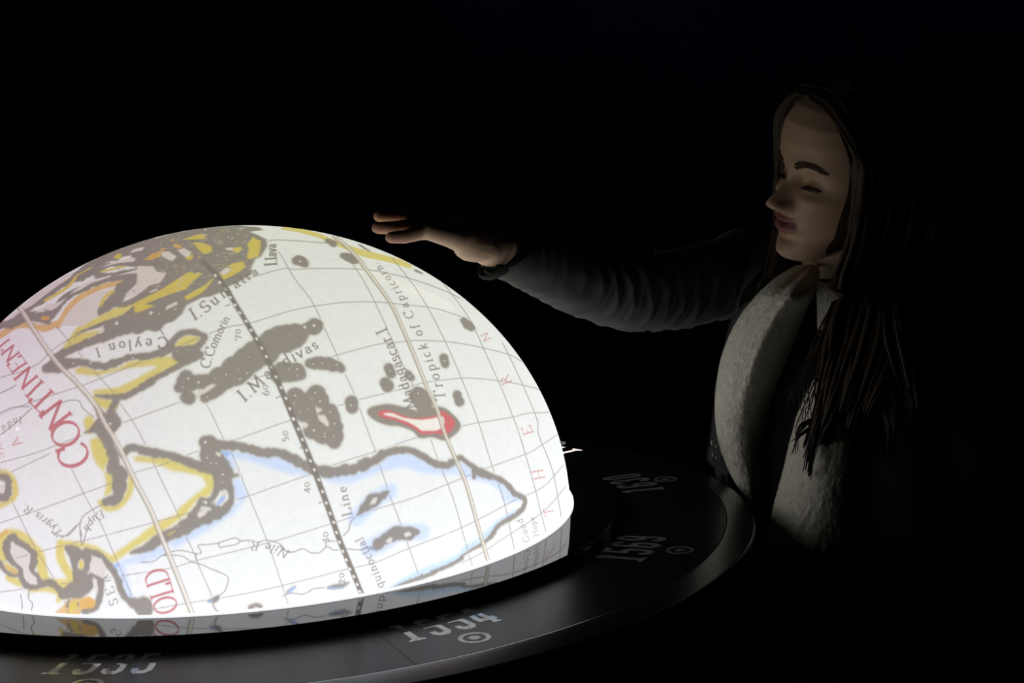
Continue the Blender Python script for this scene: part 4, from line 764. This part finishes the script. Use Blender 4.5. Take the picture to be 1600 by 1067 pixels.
# ---------------------------------------------------------------- clothing
coatm = mat('dark_suede_coat', (.072, .077, .072), .85, .15, var=.12, vscale=40, bump=(350, .25, .001), sheen=.15)
fleece = mat('cream_fleece', (.68, .63, .52), .95, .1, var=.10, vscale=130, bump=(330, .7, .003), sheen=.3)
shirtm = mat('black_knit_jumper', (.010, .010, .012), .9, .1, bump=(500, .3, .001)); jeansm = mat('black_trousers', (.012, .012, .015), .85, .1, bump=(500, .2, .001)); bootm = mat('black_leather', (.010, .010, .010), .4, .4)
def nz3(p, s): return mnoise.noise(Vector((p[0] * s, p[1] * s, p[2] * s)))
def sleeve(P, R, nr, seg, wr, cuffin=True, tilt=0):
    C = catmull(P, nr); R = np.interp(np.linspace(0, len(P) - 1, nr), range(len(P)), R); Tn = np.gradient(C, axis=0); V = []
    for i in range(nr):
        t = norm(Tn[i]); a = norm(np.cross(t, V3(0, 0, 1))); b_ = np.cross(a, t); q = i / (nr - 1)
        for j in range(seg):
            th = 2 * PI * j / seg; d = math.cos(th) * a + math.sin(th) * b_
            V.append(C[i] + d * (R[i] + wr(q, th, C[i] + d * R[i])))
    if tilt:
        for i in range(nr):
            q = i / (nr - 1); k = max(0, (q - .88) / .12) ** 1.2
            if k > 0:
                t = norm(Tn[i])
                for j in range(seg): p = V[i * seg + j]; V[i * seg + j] = p + t * k * tilt * (C[i][2] - p[2] - .010) / .03
    F = grid_faces(nr, seg, True)
    if cuffin:                  # turned-in cuff at the end
        t = norm(Tn[-1]); o = (nr - 1) * seg; last = V[o:o + seg]
        for sc_, back in ((.985, .0015), (.93, 0), (.90, -.012), (.86, -.05)):
            V += [C[-1] + (p - C[-1]) * sc_ + t * back for p in last]
        F += grid_faces(5, seg, True, off=o)
    return V, F
def wr_right(q, th, p):         # folds gather at the elbow and run round the arm
    w_ = math.exp(-((q - .47) / .20) ** 2); lowr = .55 - .45 * math.sin(th)
    ph = q * 118 + 2.4 * math.sin(th + .4) + 4.5 * nz3(p, 7); f_ = math.sin(ph); f_ = 1 - abs(f_) ** .55 * 1.6
    ph2 = q * 62 - 2.6 * math.sin(th + 1.2) + 5 * nz3(p, 5); f2 = 1 - abs(math.sin(ph2)) ** .6 * 1.6
    return 1.4 * (.0034 * f_ * w_ * (.55 + .9 * nz3(p, 12)) + .0032 * f2 * (w_ * .8 + .22) * (.6 + .8 * nz3(p, 9)) + .0035 * nz3(p, 9) + .0015 * nz3(p, 40)) * min(1, (1 - q) * 9 + .25)
sl = Bag(); YS = 0
armP = [SHR + (tor(0, 0, -.05) - SHR) * .42, SHR, at(1126, 438, .305), at(1053, 452, .235), at(985, 457, .172), at(921, 449, .137), at(865, 427, .10), at(826, 411, .076), at(789, 398, .052)]
V, F = sleeve(armP, [.066, .065, .056, .0515, .0490, .0435, .0375, .0335, .0300], 300, 90, wr_right, tilt=.030); sl.add(V, F)
V, F = sleeve([SHL + (tor(0, 0, -.05) - SHL) * .35, SHL, (SHL + ELL) / 2, ELL, (ELL + WRL) / 2, WRL + V3(0, 0, -.01)], [.066, .066, .060, .054, .048, .040], 110, 48, lambda q, th, p: .004 * math.sin(q * 40 + 2 * math.sin(th)) * math.exp(-((q - .55) / .2) ** 2) + .006 * nz3(p, 12)); sleL = (V, F)
YS = -.08; so = link_mesh('coat_sleeve', sl.V, sl.F, coatm, proot); link_mesh('coat_sleeve', sleL[0], sleL[1], coatm, proot)
# coat body, open at the front
CS = [(-.005, .070, .062), (-.02, .105, .078), (-.04, .145, .092), (-.07, .175, .105), (-.12, .190, .116), (-.22, .195, .120), (-.36, .188, .120), (-.48, .200, .130), (-.60, .205, .125), (-.74, .205, .122)]
def coat_ring(dz, n=96, gap=math.radians(33), off=0):
    w_ = np.interp(-dz, [-c[0] for c in CS], [c[1] for c in CS]) + off; d_ = np.interp(-dz, [-c[0] for c in CS], [c[2] for c in CS]) + off
    out = []
    for j in range(n):
        th = gap + (2 * PI - 2 * gap) * j / (n - 1); p = tor(w_ * math.sin(th), d_ * math.cos(th), dz); k = .010 * nz3(p, 7) + .004 * math.sin(th * 9 + dz * 20) * smoothstep(.05, .5, -dz); out.append(p + norm(tor(math.sin(th), math.cos(th), 0) - TC_) * k)
    return out
zs = np.linspace(-.005, -.74, 90); V = []; 
for z in zs: V += coat_ring(z)
n0 = len(V)
for z in zs: V += coat_ring(z, off=-.008)
F = grid_faces(90, 96, False); F2 = grid_faces(90, 96, False, off=n0, flip=True); rim = []
for i in range(89):
    for e in (0, 95): a, b_ = i * 96 + e, (i + 1) * 96 + e; q = (a, b_, b_ + n0, a + n0); rim.append(q if e == 95 else q[::-1])
for j in range(95): a = 89 * 96 + j; rim.append((a, a + 1, a + 1 + n0, a + n0))
link_mesh('coat_body', V, F + F2 + rim, coatm, proot)
sh = Bag(); V, F = tube([tor(0, 0, .015), tor(0, 0, -.02), tor(0, 0, -.05), tor(0, .0, -.10), tor(0, .0, -.25), tor(0, 0, -.45), tor(0, 0, -.64)], [.068, .082, .115, .145, .150, .150, .155], 40, squash=.62, up=tuple(tf))
link_mesh('jumper', V, F, shirtm, proot)
for s in (-1, 1):
    h = tor(s * .085, 0, 0); h[2] = HIP; k_ = h + tf * .01; k_[2] = .47; an = h - tf * .02; an[2] = .10
    V, F = tube(catmull([h + V3(0, 0, .06) - tl * s * .02, h, (h + k_) / 2, k_, (k_ + an) / 2, an], 40), np.interp(np.linspace(0, 5, 40), range(6), [.105, .102, .084, .066, .060, .050]), 24, wob=lambda q, th, r: r + .002 * math.sin(q * 60 + 2 * math.sin(th))); link_mesh('trouser_leg', V, F, jeansm, proot)
    B_ = Bag(); b0 = an.copy(); b0[2] = .045; V, F = tube(catmull([b0 + V3(0, 0, .12), b0 + V3(0, 0, .05), b0, b0 + V3(0, 0, -.002)], 8), [.050, .047, .044, .043, .043, .043, .043, .043], 18); B_.add(V, F)
    V, F = tube(catmull([b0 - tf * .045, b0 + V3(0, 0, 0), b0 + tf * .08 - V3(0, 0, .005), b0 + tf * .15 - V3(0, 0, .012), b0 + tf * .175 - V3(0, 0, .016)], 18), np.interp(np.linspace(0, 4, 18), range(5), [.036, .042, .042, .032, .016]), 18); V = [(v[0], v[1], max(v[2], .004)) for v in V]; B_.add(V, F); link_mesh('boot', B_.V, B_.F, bootm, proot)
# fleece lapels: thick rolled panels
def panel(rows, name, nv=150, nu=64, thick=.016, fold=None):
    R_ = catmull([r for r in rows], nv)      # y, xl, xr, Yl, Yr, bulge
    V = []
    for side_ in (0, 1):
        for i in range(nv):
            y, xl, xr, Yl, Yr, bu = R_[i]; v = i / (nv - 1)
            for j in range(nu):
                u = j / (nu - 1); px_ = xl + (xr - xl) * u; Yy = Yl + (Yr - Yl) * u - bu * math.sin(PI * u) ** .7
                p = at(px_, y, Yy + side_ * thick * math.sin(PI * min(1, max(0, u))) ** .5)
                n = nz3(p, 110) * .0018 + nz3(p, 230) * .0014 + nz3(p, 22) * .0010
                if fold: n += fold(u, v)
                p = p + V3(-.55, -.8, .0) * n * (1 if side_ == 0 else 0) 
                V.append(p)
    m_ = nv * nu; F = grid_faces(nv, nu, False, flip=True) + grid_faces(nv, nu, False, off=m_)
    for i in range(nv - 1):
        for e, fl_ in ((0, 0), (nu - 1, 1)): a, b_ = i * nu + e, (i + 1) * nu + e; q = (a, b_, b_ + m_, a + m_); F.append(q[::-1] if fl_ else q)
    for j in range(nu - 1):
        for i in (0, nv - 1): a = i * nu + j; q = (a, a + 1, a + 1 + m_, a + m_); F.append(q if i == 0 else q[::-1])
    return link_mesh(name, V, F, fleece, proot)
panel([(414, 1244, 1280, .235, .22, .012), (432, 1214, 1280, .215, .20, .026), (460, 1183, 1272, .20, .16, .045), (500, 1152, 1254, .205, .18, .050), (550, 1129, 1238, .21, .20, .055), (600, 1119, 1225, .21, .215, .055), (650, 1117, 1212, .21, .23, .05), (700, 1125, 1202, .215, .24, .045), (750, 1146, 1195, .22, .24, .035), (785, 1170, 1192, .22, .235, .02), (808, 1188, 1194, .225, .23, .004)], 'fleece_lapel',
      fold=lambda u, v: -.014 * math.exp(-((u - (.56 - 1.15 * v)) / .10) ** 2) * (1 - smoothstep(.30, .55, v)) + .006 * math.exp(-((u - (.72 - .45 * v)) / .10) ** 2) * (1 - smoothstep(.4, .7, v)))
panel([(470, 1322, 1372, .16, .15, .02), (520, 1305, 1366, .145, .12, .03), (570, 1284, 1362, .135, .10, .035), (620, 1256, 1358, .13, .085, .04), (680, 1236, 1356, .125, .08, .045), (740, 1222, 1352, .12, .08, .05), (800, 1206, 1350, .12, .08, .05), (860, 1196, 1350, .12, .08, .05), (930, 1192, 1352, .12, .085, .05), (1010, 1190, 1356, .12, .09, .05), (1090, 1190, 1360, .125, .10, .05)], 'fleece_lapel')
# collar round the neck
V = []; F = []; nr = 60
ths = np.linspace(math.radians(38), math.radians(322), nr)
for th in ths:
    for k in range(10):
        t = 2 * PI * k / 10; r = .078 + .016 * math.cos(t); z = -.002 + .036 * math.sin(t) + .012 * math.cos(th); p = tor(r * 1.05 * math.sin(th), r * .95 * math.cos(th), z); V.append(p + V3(1, 1, 1) * nz3(p, 90) * .002)
F = grid_faces(nr, 10, True, flip=True); link_mesh('fleece_collar', V, F, fleece, proot)
# snap and zip pull on the coat edge
zm = mat('dull_steel', (.25, .25, .25), .35, .5, metal=1); zb = Bag(); c = at(1116, 694, .205)
for k, (dy, rr) in enumerate(((0, .006), (-.016, .0045))): zb.add(*tube([c + V3(0, 0, dy) + V3(.6, .15, 0) * rr * math.cos(t) + V3(0, 0, 1) * rr * 1.2 * math.sin(t) for t in np.linspace(0, 2 * PI, 17)], .0012, 6))
link_mesh('zip_pull', zb.V, zb.F, zm, proot)
# the front edge of the coat outside the left lapel
V = []; nn = 60
for side_ in (0, 1):
    for i in range(nn):
        y = 470 + (742 - 470) * i / (nn - 1); xl = np.interp(y, [470, 500, 550, 650, 720, 742], [1166, 1140, 1128, 1112, 1103, 1128]); xr = np.interp(y, [470, 550, 650, 720, 742], [1210, 1180, 1165, 1160, 1160])
        for j in range(10): u = j / 9; V.append(at(xl + (xr - xl) * u, y, .232 - .0 * u + .012 * side_ - .008 * math.sin(PI * u)))
m_ = nn * 10; F = grid_faces(nn, 10, False, flip=True) + grid_faces(nn, 10, False, off=m_)
for i in range(nn - 1):
    for e, fl_ in ((0, 0), (9, 1)): a, b_ = i * 10 + e, (i + 1) * 10 + e; q = (a, b_, b_ + m_, a + m_); F.append(q[::-1] if fl_ else q)
for j in range(9):
    for i in (0, nn - 1): a = i * 10 + j; q = (a, a + 1, a + 1 + m_, a + m_); F.append(q if i == 0 else q[::-1])
link_mesh('coat_front_edge', V, F, coatm, proot)
# wrist watch
YS = .05; wc = at(796, 401, .010); wd = norm(WRR - ELR); wa = norm(np.cross(wd, V3(0, 0, 1))); wb_ = np.cross(wa, wd); wt = Bag()
wt.add(*tube([wc + wd * .004 + wa * math.cos(t) * .0285 + (wb_ * math.sin(t) * (.0285 if math.sin(t) * np.sign(wb_[2]) > 0 else .034)) - wd * .024 * math.sin(t) * np.sign(wb_[2]) for t in np.linspace(0, 2 * PI, 41)], .0030, 8, squash=2.2, up=tuple(wd)))
strap = link_mesh('wrist_strap', wt.V, wt.F, mat('black_rubber_strap', (.008, .008, .008), .7, .2), proot)
cw = at(772, 413, -.004); V = []; F = []; n = 28; nd = norm(V3(-.35, -.55, -.75)); ex = norm(np.cross(nd, V3(0, 0, 1))); ey = np.cross(ex, nd)
for r, h in ((.001, 0), (.0135, 0), (.0150, .001), (.0150, .006), (.0135, .0075), (.0120, .0070), (.0005, .0070)):
    for j in range(n): t = 2 * PI * j / n; V.append(cw + ex * r * math.cos(t) + ey * r * math.sin(t) + nd * h)
link_mesh('watch_case', V, grid_faces(7, n, True), mat('dark_watch_glass', (.02, .02, .022), .12, .6), proot)
YS = -.08
# ---------------------------------------------------------------- hair
hairm = mat('brown_hair', (.050, .031, .019), .6, .25, var=.35, vscale=25)
hb = Bag()
# scalp cap: follows the skull, stays off the face
zs = np.linspace(-.115, .1155, 60); nth = 90; V = []
for z in zs:
    for th in np.linspace(math.radians(62), math.radians(298), nth):
        x, y, zz = head_point(np.array(z), np.array(th)); k = 1.07 + .03 * nz3((float(x), float(y), float(z)), 30); V.append(h2w((float(x) * k - .002, float(y) * k, float(zz) * 1.04 + .004)))
hb.add(V, grid_faces(60, nth, False))
zs = np.linspace(.066, .1158, 26); V = []
for z in zs:
    for th in np.linspace(0, 2 * PI, 72, endpoint=False): x, y, zz = head_point(np.array(z), np.array(th)); kk = .90 + .15 * float(smoothstep(.078, .094, z - .02 * (x < .02) + .02 * (x < .02))); V.append(h2w((float(x) * kk - .004, float(y) * kk, float(zz) * (1.04 if kk > 1 else 1.0) + .004)))
hb.add(V, grid_faces(26, 72, True))
def lock(P, r, wave=0, ph=0, n=26, seg=5):
    C = catmull(P, n); 
    for i in range(n):
        q = i / (n - 1); a = wave * max(0, q - .35) ** 1.0; C[i] = C[i] + V3(math.sin(q * 17 + ph), math.cos(q * 15 + ph * 1.7), .3 * math.sin(q * 11 + ph)) * a
    R = [r * min(1, .45 + 4 * (i / (n - 1))) * (1 - (i / (n - 1)) ** 3 * .88) for i in range(n)]
    return tube(C, R, seg, squash=.55, cap=True)
rh = random.Random(11)
for s in (1, -1):
    for k in range(330):
        a = rh.random() ** .9; xp = .070 - .155 * a                      # where it leaves the parting, front to back
        jy = rh.gauss(0, 1); jx = rh.gauss(0, 1); lay_ = rh.random() * 1.4
        top = min(.118, .118 - .9 * max(0, xp - .02) ** 1.35 * 2.0); o = .004 + .010 * lay_
        xt = .046 - .150 * a; P = [h2w((xp, s * .002, top + .002 + o * .3)), h2w((xp * .96 - .002, s * .040, top - .008 + o * .5)), h2w((xt + .012 - .004 * (1 - a), s * (.072 + o), .050)), h2w((xt - .002, s * (.079 + o), .0)), h2w((xt - .004, s * (.077 + o), -.055))]
        if s > 0:               # her left side: falls forward over the chest
            if a < .62: b = a / .62; cb = min((0, .12, .26, .42, .6, .8, 1), key=lambda c_: abs(c_ - b - .05 * jy)); e = at(1287 + 132 * b + 6 * jx, 550, .085 - .05 * b); g = at(1264 + 152 * (.35 * b + .65 * cb) + 4 * jx, 640, .065 - .045 * b); t_ = at(1266 + 158 * cb + 3.5 * jx - 14 * math.sin(cb * 9), 715 - 40 * abs(cb - .15) + 10 * jy + 20 * math.sin(cb * 17), .06 - .04 * cb); mid = h2w((xt - .004 + .004 * jx, s * (.070 + o), -.125)); P += [mid, at(1318 + 100 * b + 6 * jx, 470, .115 - .03 * b), e, g, t_]
            else: P += [h2w((xt - .004, s * (.066 + o), -.12)), tor(.10 + .02 * jy, -.10 - .02 * rh.random(), -.12), tor(.11 + .03 * jy, -.145, -.28), tor(.10 + .03 * jy, -.150, -.36 + .04 * jx)]
        else:                   # far side: behind the cheek and down inside the collar
            P = P[:-1] + [h2w((xt - .010, s * (.076 + o), -.055)), h2w((xt - .016, s * (.070 + o), -.12))]
            if a < .4: P += [tor(-.065 + .006 * jy, .060, -.06), tor(-.06 + .01 * jy, .080, -.15), tor(-.055 + .01 * jy, .085, -.20 + .02 * jx)]
            else: P += [tor(-.06 + .02 * jy, -.09, -.08), tor(-.08 + .03 * jy, -.142, -.24), tor(-.08 + .03 * jy, -.150, -.34 + .03 * jx)]
        hb.add(*lock(P, rh.uniform(.0046, .0078), .016, (cb * 5.0 if (s > 0 and a < .62) else a * 6) + .5 * jy))
# loose front strands on the near cheek and the far temple
for k in range(16):
    j = rh.gauss(0, 1); P = [h2w((.066, .004, .100)), h2w((.062, .038, .082)), h2w((.052 - .002 * k / 4, .066, .045)), h2w((.040, .077, 0)), h2w((.034 + .002 * j, .078, -.05)), at(1322 + 4 * j, 430, .17), at(1290 + 6 * j, 520, .10), at(1262 + 10 * j, 610, .075), at(1248 + 12 * j, 670 + 10 * j, .07)]; hb.add(*lock(P, .0024, .014, rh.uniform(0, 6)))
for k in range(14):
    j = rh.gauss(0, 1); P = [h2w((.070, -.003, .098)), h2w((.076, -.026, .082)), h2w((.074, -.045, .05)), h2w((.064, -.060, 0)), h2w((.056, -.068 - .002 * j, -.045)), h2w((.050, -.070, -.10)), tor(-.06, .085, -.07)]; hb.add(*lock(P, .0026, .004, rh.uniform(0, 6)))
# curled tips over the fleece
for x0, y0, x1, y1, x2, y2 in ((1290, 640, 1250, 665, 1238, 710), (1300, 650, 1262, 670, 1236, 690), (1330, 650, 1290, 700, 1296, 732), (1345, 660, 1318, 700, 1298, 728), (1320, 640, 1285, 690, 1283, 705), (1360, 660, 1352, 700, 1330, 712)):
    for k in range(5): P = [at(x0 + 30 + 3 * k, y0 - 70, .085), at(x0 + 2 * k, y0, .07), at(x1 + 2 * k, y1, .062), at(x2 + k, y2, .066)]; hb.add(*lock(P, .0026, .003, k, n=18))
link_mesh('hair', hb.V, hb.F, hairm, proot)
